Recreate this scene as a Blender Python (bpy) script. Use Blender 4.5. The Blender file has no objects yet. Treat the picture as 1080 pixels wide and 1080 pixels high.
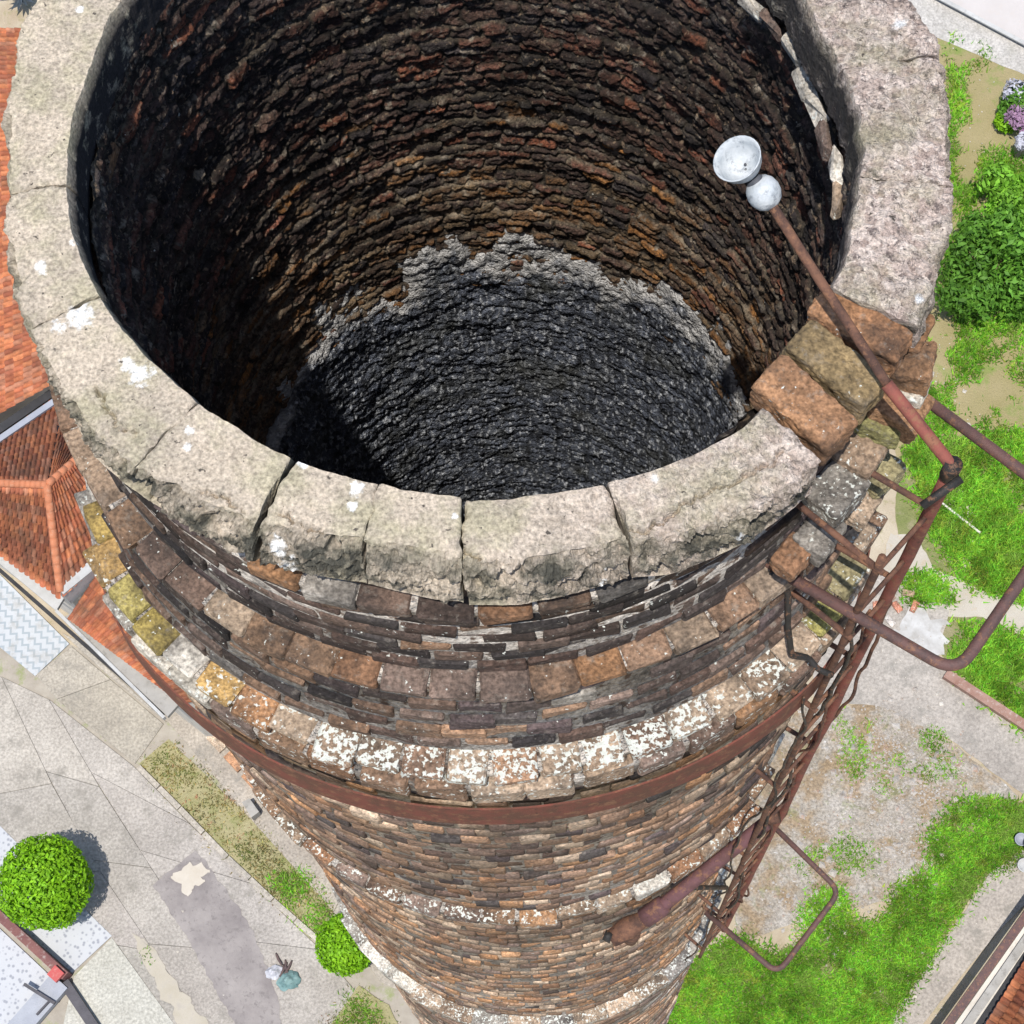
import bpy, math, random
import numpy as np
from mathutils import Vector, Matrix
rng = np.random.default_rng(7)
random.seed(7)
R = math.radians
U = 1.25                    # one bore radius, metres; the flue is about 2.5 m wide inside
ZG = -26.0                  # ground level; the rim of the flue is z = 0
SC = bpy.context.scene
COL = SC.collection

# ------------------------------------------------------------------ camera, sky, sun, exposure
F_PX = 2000.0               # focal length for a 1080 px wide frame
CAM = np.array([0.02, -2.621, 4.167]) * U
PIT, YAW, ROL = R(69.27), R(0.31), R(-4.61)
_fw = np.array([math.sin(YAW)*math.cos(PIT), math.cos(YAW)*math.cos(PIT), -math.sin(PIT)])
_rt = np.array([math.cos(YAW), -math.sin(YAW), 0.0])
_up = np.cross(_rt, _fw)
CR = math.cos(ROL)*_rt + math.sin(ROL)*_up
CU = -math.sin(ROL)*_rt + math.cos(ROL)*_up
cd = bpy.data.cameras.new('camera')
cd.sensor_width = 36.0
cd.lens = 36.0*F_PX/1080.0
cd.clip_start = 0.05
cd.clip_end = 2000.0
cam = bpy.data.objects.new('camera', cd)
COL.objects.link(cam)
M = Matrix.Identity(4)
for i in range(3):
    M[i][0] = CR[i]; M[i][1] = CU[i]; M[i][2] = -_fw[i]; M[i][3] = CAM[i]
cam.matrix_world = M
SC.camera = cam

SUN_AZ, SUN_EL = 246.0, 75.0
world = bpy.data.worlds.new('World')
SC.world = world
world.use_nodes = True
wn = world.node_tree
sky = wn.nodes.new('ShaderNodeTexSky')
sky.sky_type = 'NISHITA'
sky.sun_disc = False
sky.sun_elevation = R(SUN_EL)
sky.sun_rotation = R((90-SUN_AZ) % 360)
bg = wn.nodes['Background']
bg.inputs['Strength'].default_value = 0.15
wn.links.new(sky.outputs['Color'], bg.inputs['Color'])
sl = bpy.data.lights.new('sun', 'SUN')
sl.energy = 4.2
sl.angle = R(0.53)
sl.color = (1.0, 0.955, 0.89)
sun = bpy.data.objects.new('sun', sl)
COL.objects.link(sun)
sd = Vector((math.cos(R(SUN_EL))*math.cos(R(SUN_AZ)), math.cos(R(SUN_EL))*math.sin(R(SUN_AZ)), math.sin(R(SUN_EL))))
sun.rotation_euler = sd.to_track_quat('Z', 'Y').to_euler()
sun.location = (0, 0, 30)
SC.view_settings.view_transform = 'Standard'
SC.view_settings.look = 'None'
SC.view_settings.gamma = 1.0
SC.view_settings.exposure = 0.35
SC.view_settings.use_curve_mapping = False
SC.render.engine = 'CYCLES'
SC.render.resolution_x = 1024
SC.render.resolution_y = 1024

# ------------------------------------------------------------------ helpers
def ray(px, py):
    return _fw + (px-540)/F_PX*CR - (py-540)/F_PX*CU
def at(px, py, z):
    """point where the view line through a photo pixel meets the level z (metres)"""
    d = ray(px, py)
    t = (z-CAM[2])/d[2]
    return CAM + t*d
def G(px, py, h=0.0):
    return at(px, py, ZG+h)

_perm = rng.permutation(512)
_perm = np.concatenate([_perm, _perm, _perm])
_val = rng.random(512)
def vnoise(P):
    P = np.asarray(P, float)
    i = np.floor(P).astype(int)
    f = P-i
    f = f*f*(3-2*f)
    i &= 511
    def h(a, b, c):
        return _val[_perm[_perm[_perm[a & 511]+(b & 511)]+(c & 511)] & 511]
    x, y, z = i[..., 0], i[..., 1], i[..., 2]
    fx, fy, fz = f[..., 0], f[..., 1], f[..., 2]
    def L(a, b, t): return a+(b-a)*t
    return L(L(L(h(x, y, z), h(x+1, y, z), fx), L(h(x, y+1, z), h(x+1, y+1, z), fx), fy),
             L(L(h(x, y, z+1), h(x+1, y, z+1), fx), L(h(x, y+1, z+1), h(x+1, y+1, z+1), fx), fy), fz)
def fbm(P, o=4, lac=2.05, g=0.5):
    P = np.asarray(P, float)
    a, s, t = 1.0, 0.0, 0.0
    for k in range(o):
        s = s+a*vnoise(P+k*17.3)
        t += a
        a *= g
        P = P*lac
    return s/t
def sstep(a, b, x):
    t = np.clip((np.asarray(x, float)-a)/(b-a), 0, 1)
    return t*t*(3-2*t)

def mesh(name, V, F, smooth=False, col=None):
    me = bpy.data.meshes.new(name)
    V = np.asarray(V, float).reshape(-1, 3)
    if isinstance(F, np.ndarray):
        n, k = F.shape
        me.vertices.add(len(V))
        me.vertices.foreach_set('co', V.ravel())
        me.loops.add(n*k)
        me.loops.foreach_set('vertex_index', F.astype(np.int32).ravel())
        me.polygons.add(n)
        me.polygons.foreach_set('loop_start', np.arange(0, n*k, k, dtype=np.int32))
        me.polygons.foreach_set('loop_total', np.full(n, k, dtype=np.int32))
        me.update(calc_edges=True)
        me.validate()
    else:
        me.from_pydata(V.tolist(), [], [tuple(int(i) for i in f) for f in F])
        me.update()
    if smooth:
        me.polygons.foreach_set('use_smooth', np.ones(len(me.polygons), dtype=bool))
    if col is not None:
        for nm, c in col.items():
            a = me.attributes.new(nm, 'FLOAT_COLOR', 'POINT')
            a.data.foreach_set('color', np.asarray(c, np.float32).ravel())
    return me
def link(name, me, mat=None, parent=None):
    o = bpy.data.objects.new(name, me)
    COL.objects.link(o)
    if mat is not None and len(me.materials) == 0:
        me.materials.append(mat)
    if parent is not None:
        o.parent = parent
        l = parent['_w'] if '_w' in parent else (0, 0, 0)
        o.matrix_parent_inverse = Matrix.Translation((-l[0], -l[1], -l[2]))
    return o
def obj(name, V, F, mat, parent=None, smooth=False, col=None):
    return link(name, mesh(name, V, F, smooth, col), mat, parent)
def tag(o, label=None, cat=None, group=None, kind=None):
    if label: o['label'] = label
    if cat: o['category'] = cat
    if group: o['group'] = group
    if kind: o['kind'] = kind
    return o
def empty(name, loc, label, cat, group=None):
    o = bpy.data.objects.new(name, None)
    COL.objects.link(o)
    o.location = loc
    o['_w'] = [float(v) for v in loc]
    o.empty_display_size = 0.2
    return tag(o, label, cat, group)

class MB:
    """collects several shapes into one mesh"""
    def __init__(s): s.v = []; s.f = []
    def add(s, V, F):
        b = len(s.v)
        s.v += [tuple(map(float, p)) for p in V]
        s.f += [tuple(int(i)+b for i in f) for f in F]
        return s
    def tube(s, P, r, n=10, cap=True):
        V, F = tube(P, r, n, cap); return s.add(V, F)
    def prism(s, poly, z0, z1):
        V, F = prism(poly, z0, z1); return s.add(V, F)
    def build(s, name, mat, parent=None, smooth=False):
        return obj(name, s.v, s.f, mat, parent, smooth)

def tube(P, r, n=10, cap=True):
    P = [np.asarray(p, float) for p in P]
    V, F = [], []
    m = len(P)
    rr = r if hasattr(r, '__len__') else [r]*m
    up = None
    for i in range(m):
        d = P[min(i+1, m-1)]-P[max(i-1, 0)]
        d = d/np.linalg.norm(d)
        if up is None:
            up = np.array([0, 0, 1.0]) if abs(d[2]) < 0.9 else np.array([1.0, 0, 0])
        a = np.cross(d, up); a /= np.linalg.norm(a)
        b = np.cross(a, d)
        up = b
        for k in range(n):
            t = 2*math.pi*k/n
            V.append(P[i]+rr[i]*(math.cos(t)*a+math.sin(t)*b))
    for i in range(m-1):
        for k in range(n):
            F.append((i*n+k, i*n+(k+1) % n, (i+1)*n+(k+1) % n, (i+1)*n+k))
    if cap:
        F.append(tuple(range(n-1, -1, -1)))
        F.append(tuple((m-1)*n+k for k in range(n)))
    return V, F
def bend(P, rad, n=6):
    """polyline with rounded corners"""
    P = [np.asarray(p, float) for p in P]
    out = [P[0]]
    for i in range(1, len(P)-1):
        a, b, c = P[i-1], P[i], P[i+1]
        u = (a-b)/np.linalg.norm(a-b); w = (c-b)/np.linalg.norm(c-b)
        p0, p1 = b+u*rad, b+w*rad
        for k in range(n+1):
            t = k/n
            out.append((1-t)**2*p0+2*t*(1-t)*b+t*t*p1)
    out.append(P[-1])
    return out
def wobble(P, amp, n, seed=0):
    """resample a polyline and shake it a little"""
    P = np.asarray(P, float)
    s = np.concatenate([[0], np.cumsum(np.linalg.norm(np.diff(P, axis=0), axis=1))])
    t = np.linspace(0, s[-1], n)
    Q = np.stack([np.interp(t, s, P[:, k]) for k in range(3)], 1)
    nn = np.stack([fbm(np.stack([t*2.2, 0*t+seed*7.1+k*31.7, 0*t], 1), 3)-.5 for k in range(3)], 1)
    return Q+nn*amp*np.minimum(1, np.minimum(np.arange(n), n-1-np.arange(n))/3)[:, None]
def prism(poly, z0, z1):
    n = len(poly)
    V = [(p[0], p[1], z0) for p in poly]+[(p[0], p[1], z1) for p in poly]
    a = sum(poly[i][0]*poly[(i+1) % n][1]-poly[(i+1) % n][0]*poly[i][1] for i in range(n))
    idx = list(range(n)) if a > 0 else list(range(n-1, -1, -1))
    F = [tuple(reversed(idx)), tuple(i+n for i in idx)]
    for k in range(n):
        i, j = idx[k], idx[(k+1) % n]
        F.append((i, j, j+n, i+n))
    return V, F
def cyl(r, az, z):
    return np.stack([r*np.cos(az)*U, r*np.sin(az)*U, z*U+0*r], -1)
def pc(r, a, z):
    return np.array([r*math.cos(R(a))*U, r*math.sin(R(a))*U, z*U])

# ------------------------------------------------------------------ materials
def newmat(name, rough=0.9):
    m = bpy.data.materials.new(name)
    m.use_nodes = True
    nt = m.node_tree
    b = nt.nodes['Principled BSDF']
    b.inputs['Roughness'].default_value = rough
    b.inputs['Specular IOR Level'].default_value = 0.25
    return m, nt, b
class N:
    def __init__(s, nt): s.t = nt; s.pos = nt.nodes.new('ShaderNodeNewGeometry')
    def link(s, a, b): s.t.links.new(a, b)
    def _in(s, sock, v):
        if hasattr(v, 'is_linked') or isinstance(v, bpy.types.NodeSocket): s.t.links.new(v, sock)
        elif isinstance(v, (tuple, list)) and len(v) == 3 and sock.type == 'RGBA': sock.default_value = (*v, 1)
        else: sock.default_value = v
    def noise(s, scale, detail=4, rough=.55, vec=None, dist=0.0):
        n = s.t.nodes.new('ShaderNodeTexNoise')
        n.inputs['Scale'].default_value = scale
        n.inputs['Detail'].default_value = detail
        n.inputs['Roughness'].default_value = rough
        n.inputs['Distortion'].default_value = dist
        s.link(vec if vec is not None else s.pos.outputs['Position'], n.inputs['Vector'])
        return n.outputs['Fac']
    def voro(s, scale, feat='F1', out='Distance', vec=None):
        n = s.t.nodes.new('ShaderNodeTexVoronoi')
        n.feature = feat
        n.inputs['Scale'].default_value = scale
        s.link(vec if vec is not None else s.pos.outputs['Position'], n.inputs['Vector'])
        return n.outputs[out]
    def ramp(s, fac, lo, hi, a=0.0, b=1.0):
        n = s.t.nodes.new('ShaderNodeMapRange')
        n.inputs[1].default_value = lo; n.inputs[2].default_value = hi
        n.inputs[3].default_value = a; n.inputs[4].default_value = b
        s.link(fac, n.inputs[0])
        return n.outputs[0]
    def math(s, op, a, b=0.0):
        n = s.t.nodes.new('ShaderNodeMath'); n.operation = op
        s._in(n.inputs[0], a); s._in(n.inputs[1], b)
        return n.outputs[0]
    def mix(s, fac, a, b, blend='MIX'):
        n = s.t.nodes.new('ShaderNodeMix'); n.data_type = 'RGBA'; n.blend_type = blend
        s._in(n.inputs[0], fac); s._in(n.inputs[6], a); s._in(n.inputs[7], b)
        return n.outputs[2]
    def gray(s, v):
        n = s.t.nodes.new('ShaderNodeCombineColor')
        for k in range(3): s.link(v, n.inputs[k])
        return n.outputs[0]
    def bump(s, h, strength=.5, dist=.01):
        n = s.t.nodes.new('ShaderNodeBump')
        n.inputs['Strength'].default_value = strength
        n.inputs['Distance'].default_value = dist
        s.link(h, n.inputs['Height'])
        return n.outputs['Normal']
    def attr(s, name):
        n = s.t.nodes.new('ShaderNodeAttribute'); n.attribute_name = name
        return n
    def objinfo(s): return s.t.nodes.new('ShaderNodeObjectInfo')

def stains(n, c, amt=.34):
    """rain and smoke stains that run across bricks and joints alike"""
    nt = n.t
    mp = nt.nodes.new('ShaderNodeVectorMath'); mp.operation = 'MULTIPLY'; mp.inputs[1].default_value = (1, 1, .4)
    n.link(n.pos.outputs['Position'], mp.inputs[0])
    c = n.mix(n.math('MULTIPLY', n.ramp(n.noise(2.1, 6, .68, vec=mp.outputs[0]), .46, .66), amt), c, (.035, .028, .026))
    c = n.mix(n.math('MULTIPLY', n.ramp(n.noise(3.3, 6, .7, vec=mp.outputs[0]), .60, .72), .35), c, (.33, .30, .26))
    return c
def brick_mat(name, src, sooty=0.0):
    m, nt, b = newmat(name, .92)
    n = N(nt)
    if src == 'obj':
        oi = n.objinfo(); tint, lich = oi.outputs['Color'], oi.outputs['Alpha']
    else:
        a = n.attr('tint'); tint, lich = a.outputs['Color'], a.outputs['Alpha']
    v = n.ramp(n.noise(11, 5, .65), .3, .7, .55, 1.4)
    c = n.mix(1.0, tint, n.gray(v), 'MULTIPLY')
    c = n.mix(1.0, c, n.gray(n.ramp(n.noise(70, 1.5, .6), .30, .70, .55, 1.45)), 'MULTIPLY')
    # baked-in dark fire skin and grey bloom, both patchy
    c = n.mix(n.math('MULTIPLY', n.ramp(n.noise(4.5, 5, .7), .5, .66), .62), c, (.035, .03, .028))
    c = n.mix(n.math('MULTIPLY', n.ramp(n.noise(23, 5, .7), .56, .7), .5), c, (.34, .30, .25))
    if not sooty: c = stains(n, c)
    # crusty white lichen, more where the brick asks for it
    if sooty:
        c = n.mix(n.math('MULTIPLY', n.ramp(n.noise(7, 7, .78, dist=.4), .40, .56), sooty), c, (.016, .014, .014))
        c = n.mix(n.math('MULTIPLY', n.ramp(n.noise(34, 2, .65), .60, .68), .7), c, (.28, .20, .13))
        c = n.mix(n.math('MULTIPLY', n.ramp(n.noise(45, 2, .65), .58, .66), .75), c, (.014, .012, .012))
    ln = n.math('ADD', n.math('MULTIPLY', n.noise(20, 3, .6), .45), n.math('MULTIPLY', n.noise(58, 2, .6), .55))
    thr = n.math('SUBTRACT', .70, n.math('MULTIPLY', lich, .235))
    lf = n.ramp(n.math('SUBTRACT', ln, thr), 0, .035)
    c = n.mix(lf, c, n.mix(n.noise(60, 2), (.78, .78, .72), (.50, .53, .47)))
    n.link(c, b.inputs['Base Color'])
    h = n.math('ADD', n.math('MULTIPLY', n.noise(55, 6, .7), 1.0), n.math('MULTIPLY', n.noise(14, 3), .6))
    n.link(n.bump(h, 1.0, .03 if sooty else .016), b.inputs['Normal'])
    return m
M_BRICK = brick_mat('brick_clay', 'obj')
M_BRICKS = brick_mat('brick_clay_course', 'attr')
M_LINING = brick_mat('brick_sooty_lining', 'attr', .35)

def mortar_mat():
    m, nt, b = newmat('mortar_lime', .95)
    n = N(nt)
    c = n.mix(n.noise(8, 5, .65), (.32, .28, .24), (.58, .535, .47))
    c = n.mix(n.math('MULTIPLY', n.ramp(n.noise(3.5, 5, .7), .5, .64), .75), c, (.05, .045, .04))
    c = stains(n, c)
    c = n.mix(1.0, c, n.gray(n.ramp(n.noise(48, 2, .65), .3, .7, .5, 1.45)), 'MULTIPLY')
    c = n.mix(n.ramp(n.noise(22, 2, .6), .56, .66), c, (.11, .075, .055))
    n.link(c, b.inputs['Base Color'])
    n.link(n.bump(n.noise(55, 2, .7), 1.0, .02), b.inputs['Normal'])
    return m
M_MORTAR = mortar_mat()

def cap_mat():
    m, nt, b = newmat('cap_render', .95)
    n = N(nt)
    at_ = n.attr('paint')
    sep = nt.nodes.new('ShaderNodeSeparateColor')
    n.link(at_.outputs['Color'], sep.inputs[0])
    white, coarse, moss = sep.outputs[0], sep.outputs[1], sep.outputs[2]
    smooth = n.mix(n.noise(7, 6, .65), (.42, .35, .265), (.63, .535, .425))
    smooth = n.mix(n.math('MULTIPLY', n.ramp(n.noise(30, 4, .7), .52, .68), .35), smooth, (.24, .22, .18))
    peb = n.voro(38, 'F1', 'Color')
    sp = nt.nodes.new('ShaderNodeSeparateColor'); n.link(peb, sp.inputs[0])
    rough = n.mix(sp.outputs[0], (.44, .34, .29), (.74, .63, .55))
    rough = n.mix(n.ramp(n.noise(24, 5, .78), .54, .62), rough, (.20, .16, .145))
    rough = n.mix(n.ramp(n.noise(9, 5, .7), .60, .68), rough, (.17, .14, .13))
    c = n.mix(coarse, smooth, rough)
    c = n.mix(n.math('MULTIPLY', n.ramp(n.noise(2.6, 5, .65), .48, .66), .5), c, (.25, .22, .175))
    # lichen green-grey weathering
    c = n.mix(n.math('MULTIPLY', n.ramp(n.noise(5, 5, .65), .46, .62), .45), c, (.36, .34, .20))
    mf = n.math('MULTIPLY', moss, n.ramp(n.noise(10, 6, .7), .36, .58))
    c = n.mix(mf, c, (.075, .072, .058))
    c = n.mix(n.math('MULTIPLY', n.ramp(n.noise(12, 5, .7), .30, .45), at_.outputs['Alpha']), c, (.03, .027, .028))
    wf = n.ramp(n.math('ADD', n.math('MULTIPLY', n.noise(24, 5, .7), .9), white), .97, 1.13)
    c = n.mix(wf, c, (.86, .86, .84))
    c = n.mix(1.0, c, n.gray(n.ramp(n.noise(85, 1.5, .6), .28, .72, .62, 1.36)), 'MULTIPLY')
    c = n.mix(n.ramp(n.noise(33, 3, .6), .67, .71), c, (.10, .085, .07))
    n.link(c, b.inputs['Base Color'])
    h = n.math('ADD', n.noise(60, 6, .72), n.math('MULTIPLY', coarse, n.math('MULTIPLY', n.noise(30, 4, .8), 2.2)))
    n.link(n.bump(h, 1.0, .014), b.inputs['Normal'])
    return m
M_CAP = cap_mat()

def soot_mat():
    m, nt, b = newmat('soot_crust', .62)
    n = N(nt)
    a = n.attr('tint')
    mp = nt.nodes.new('ShaderNodeVectorMath'); mp.operation = 'MULTIPLY'; mp.inputs[1].default_value = (1, 1, .30)
    n.link(n.pos.outputs['Position'], mp.inputs[0]); stretch = mp.outputs[0]
    c = n.mix(n.ramp(n.noise(20, 3, .65, vec=stretch), .36, .64), (.008, .0095, .015), (.095, .108, .14))
    c = n.mix(n.ramp(n.noise(46, 1.5, .6, vec=stretch), .53, .68), c, (.36, .375, .40))
    c = n.mix(n.math('MULTIPLY', n.ramp(n.noise(3, 4, .6), .5, .7), .5), c, (.07, .07, .055))
    sep = nt.nodes.new('ShaderNodeSeparateColor'); n.link(a.outputs['Color'], sep.inputs[0])
    af = n.ramp(n.math('ADD', n.math('MULTIPLY', n.noise(13, 6, .75), 1.2), sep.outputs[0]), 1.02, 1.34)
    c = n.mix(af, c, n.mix(n.noise(40, 4), (.24, .235, .23), (.60, .585, .56)))
    n.link(c, b.inputs['Base Color'])
    b.inputs['Specular IOR Level'].default_value = .5
    n.link(n.bump(n.noise(60, 2, .7), 1.0, .03), b.inputs['Normal'])
    return m
M_SOOT = soot_mat()

def rust_mat(name, c1, c2, rough=.75):
    m, nt, b = newmat(name, rough)
    n = N(nt)
    c = n.mix(n.ramp(n.noise(9, 6, .75), .42, .58), c1, c2)
    c = n.mix(n.math('MULTIPLY', n.ramp(n.noise(21, 5, .75), .54, .62), .7), c, (.22, .11, .06))
    c = n.mix(n.ramp(n.noise(34, 5, .75), .6, .72), c, (.035, .02, .016))
    n.link(c, b.inputs['Base Color'])
    n.link(n.bump(n.noise(110, 5, .7), .6, .004), b.inputs['Normal'])
    return m
M_RED = rust_mat('red_oxide_iron', (.22, .07, .052), (.14, .052, .04))
M_HOOP = rust_mat('hoop_iron', (.155, .048, .034), (.10, .045, .03))
M_PIPE = rust_mat('brown_pipe', (.115, .062, .055), (.075, .048, .045), .6)
M_PURPLE = rust_mat('faded_oxide_pipe', (.125, .06, .065), (.095, .047, .045))
M_RUST = rust_mat('bare_rust', (.15, .075, .048), (.065, .036, .028), .85)
M_WIRE = rust_mat('black_cable', (.018, .017, .016), (.03, .028, .026), .6)

def plain(name, c1, c2, scale=4, rough=.9, c3=None, s3=30, bump=.4, bs=60, bd=.01):
    m, nt, b = newmat(name, rough)
    n = N(nt)
    c = n.mix(n.ramp(n.noise(scale, 6, .65), .32, .68), c1, c2)
    if c3: c = n.mix(n.math('MULTIPLY', n.ramp(n.noise(s3, 5, .72), .54, .66), .7), c, c3)
    n.link(c, b.inputs['Base Color'])
    if bump: n.link(n.bump(n.noise(bs, 5, .7), bump, bd), b.inputs['Normal'])
    return m
M_LAMP = plain('lamp_white_enamel', (.33, .36, .38), (.50, .52, .53), 18, .25, (.15, .165, .185), 30)
M_LAMPDK = plain('lamp_dark_collar', (.05, .055, .065), (.09, .09, .10), 30, .6)

# ================================================================== STRUCTURE: the chimney
chimney = empty('brick_chimney', (0, 0, ZG), 'tall round old brick chimney seen from above with broken cement rim and sooty flue', 'chimney')

# ---- chamfered brick template (24 corners, 44 triangles)
_S = [(-1, -1, -1), (1, -1, -1), (1, 1, -1), (-1, 1, -1), (-1, -1, 1), (1, -1, 1), (1, 1, 1), (-1, 1, 1)]
_F = []
def _vi(c, ax): return c*3+ax
for ax in range(3):
    for sg in (-1, 1):
        q = [c for c in range(8) if _S[c][ax] == sg]
        o1, o2 = [a for a in range(3) if a != ax]
        q.sort(key=lambda c: math.atan2(_S[c][o2], _S[c][o1]))
        flip = (sg < 0) ^ (ax == 1)
        q = q[::-1] if flip else q
        _F.append([_vi(c, ax) for c in q])
for c1 in range(8):
    for c2 in range(c1+1, 8):
        d = [a for a in range(3) if _S[c1][a] != _S[c2][a]]
        if len(d) == 1:
            o1, o2 = [a for a in range(3) if a != d[0]]
            _F.append([_vi(c1, o1), _vi(c2, o1), _vi(c2, o2), _vi(c1, o2)])
_T = [[_vi(c, 0), _vi(c, 1), _vi(c, 2)] for c in range(8)]
_SA = np.array(_S, float)
def _orient(faces):
    # make all faces look outwards on a unit template
    V = np.zeros((24, 3))
    for c in range(8):
        for ax in range(3):
            p = _SA[c]*0.8; p[ax] = _S[c][ax]; V[c*3+ax] = p
    out = []
    for f in faces:
        P = V[f]
        nrm = np.cross(P[1]-P[0], P[2]-P[0])
        out.append(f if nrm@P.mean(0) > 0 else f[::-1])
    return out
_F = _orient(_F); _T = _orient(_T)
def brick_local(hx, hy, hz, ch, jit, rs):
    """(n,24,3) local vertices for n bricks"""
    hx, hy, hz = [np.atleast_1d(np.asarray(a, float)) for a in (hx, hy, hz)]
    n = max(len(hx), len(hy), len(hz))
    H = np.stack([np.broadcast_to(a, n) for a in (hx, hy, hz)], -1)
    V = np.zeros((n, 24, 3))
    J = rs.normal(0, 1, (n, 8, 3))*jit
    for c in range(8):
        for ax in range(3):
            p = _SA[c]*(H-ch*(0.6+0.8*rs.random((n, 1))))
            p[:, ax] = _SA[c][ax]*H[:, ax]
            V[:, c*3+ax] = p+J[:, c]
    return V
def bricks_mesh(name, r, az, z, hx, hy, hz, tint, ch=.006, jit=.004, wrp=True):
    """many bricks joined: r, az, z are centres (units / radians)"""
    n = len(r)
    V = brick_local(np.broadcast_to(hx, n), np.broadcast_to(hy, n), np.broadcast_to(hz, n), ch, jit, rng)
    rr = r[:, None]+V[..., 0]
    aa = az[:, None]+V[..., 1]/r[:, None]
    zz = z[:, None]+V[..., 2]
    if wrp: rr = rr*warp(az[:, None], z[:, None])
    W = np.stack([rr*np.cos(aa), rr*np.sin(aa), zz], -1)*U
    base = (np.arange(n)*24)[:, None]
    F4 = (base[:, None, :]+np.array(_F)[None]).reshape(-1, 4)
    F3 = (base[:, None, :]+np.array(_T)[None]).reshape(-1, 3)
    me = bpy.data.meshes.new(name)
    Vf = W.reshape(-1, 3)
    me.vertices.add(len(Vf)); me.vertices.foreach_set('co', Vf.ravel())
    li = np.concatenate([F4.ravel(), F3.ravel()]).astype(np.int32)
    me.loops.add(len(li)); me.loops.foreach_set('vertex_index', li)
    tot = np.concatenate([np.full(len(F4), 4), np.full(len(F3), 3)]).astype(np.int32)
    st = np.concatenate([[0], np.cumsum(tot)[:-1]]).astype(np.int32)
    me.polygons.add(len(tot)); me.polygons.foreach_set('loop_start', st); me.polygons.foreach_set('loop_total', tot)
    me.update(calc_edges=True); me.validate()
    a = me.attributes.new('tint', 'FLOAT_COLOR', 'POINT')
    a.data.foreach_set('color', np.repeat(np.asarray(tint, np.float32), 24, axis=0).ravel())
    return me

def rough_brick(hx, hy, hz, n=5, amp=.006, pw=7.0, seed=0):
    """worn brick: rounded arrises and an uneven skin"""
    V, F = [], []
    H = np.array([hx, hy, hz], float)
    for ax in range(3):
        for sg in (-1, 1):
            u, v = np.meshgrid(np.linspace(-1, 1, n+1), np.linspace(-1, 1, n+1), indexing='ij')
            P = np.zeros((n+1, n+1, 3)); o1, o2 = [a for a in range(3) if a != ax]
            P[..., ax] = sg; P[..., o1] = u; P[..., o2] = v
            b = len(V); V += P.reshape(-1, 3).tolist()
            for i in range(n):
                for j in range(n):
                    f = [b+i*(n+1)+j, b+(i+1)*(n+1)+j, b+(i+1)*(n+1)+j+1, b+i*(n+1)+j+1]
                    F.append(f if (sg > 0) ^ (ax == 1) else f[::-1])
    V = np.array(V)
    key = np.round(V*1000).astype(int); uq, inv = np.unique(key, axis=0, return_inverse=True)
    inv = np.asarray(inv).ravel()
    Q = uq/1000.0
    Q = Q/((np.abs(Q)**pw).sum(1)**(1/pw))[:, None]
    d = Q/np.linalg.norm(Q, axis=1)[:, None]
    W = Q*H
    nz = fbm(W*28+seed*7.7, 3)-.5; n2 = fbm(W*70+seed*3.3, 3)-.5
    W = W+d*(nz*amp*3+n2*amp*1.5)[:, None]
    return W, [tuple(int(inv[i]) for i in f) for f in F]
PAL = dict(
    soot=np.array([[.030, .026, .026], [.040, .032, .030], [.026, .024, .026]]),
    dark=np.array([[.082, .062, .054], [.10, .070, .057], [.066, .056, .053], [.125, .080, .062], [.092, .068, .066]]),
    brown=np.array([[.22, .14, .095], [.27, .17, .11], [.18, .12, .09], [.30, .18, .11], [.21, .15, .12]]),
    orange=np.array([[.31, .165, .082], [.34, .19, .10], [.27, .145, .08], [.29, .18, .11]]),
    tan=np.array([[.38, .285, .20], [.34, .25, .175], [.42, .315, .225], [.31, .22, .15]]),
    yellow=np.array([[.38, .29, .085], [.40, .28, .09], [.35, .29, .10], [.41, .26, .10]]),
    pale=np.array([[.55, .50, .42], [.62, .57, .49], [.48, .44, .37]]),
    green=np.array([[.26, .24, .10], [.28, .24, .13], [.30, .27, .09]]),
    grey=np.array([[.27, .245, .21], [.22, .20, .18], [.32, .29, .25]]))
def pick(kinds, wts, n, rs=rng):
    """n tints drawn from several palettes"""
    k = rs.choice(len(kinds), n, p=np.array(wts)/sum(wts))
    out = np.zeros((n, 3))
    for i, kn in enumerate(kinds):
        p = PAL[kn]
        s = k == i
        out[s] = p[rs.integers(0, len(p), s.sum())]
    return out*rs.uniform(.82, 1.18, (n, 1))

def warp(az, z):
    """the head of the stack is not quite round: it is flatter towards the sides below the cornice"""
    d = np.abs((np.degrees(az)-261+180) % 360-180)
    return 1-.10*sstep(46, 80, d)*sstep(-.95, -1.15, z)*(1-.75*sstep(-5, -12, z))
# ---- wall faces: (r_bottom/top profile) lists of [z_top, z_bot, r_top, r_bot, course, width, palette mix, lichen]
WALLS = [
    (-.20, -.28, 1.150, 1.160, .08, .15, (('dark', 'brown'), (.6, .4)), .1),
    (-.35, -.735, 1.190, 1.214, .064, .145, (('soot', 'dark', 'brown', 'grey'), (.16, .56, .24, .04)), .3),  # sooty bricks, tints darkened further to carry the shade under the cap
    (-.795, -1.19, 1.252, 1.328, .076, .135, (('soot', 'dark', 'brown', 'grey'), (.08, .50, .38, .04)), .3),  # soot and dark tints also paint in the shade below ledge B
    (-1.39, -1.55, 1.400, 1.403, .08, .125, (('dark', 'brown'), (.6, .4)), .25),
    (-1.55, -3.90, 1.398, 1.362, .125, .105, (('dark', 'brown', 'tan', 'orange'), (.20, .52, .18, .10)), .14),
    (-4.07, -8.20, 1.335, 1.365, .140, .100, (('brown', 'tan', 'orange', 'dark'), (.36, .30, .32, .02)), .2),
    (-8.45, -20.80, 1.375, 1.46, .225, .20, (('brown', 'tan', 'orange', 'grey'), (.45, .25, .15, .15)), .2)]
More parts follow.
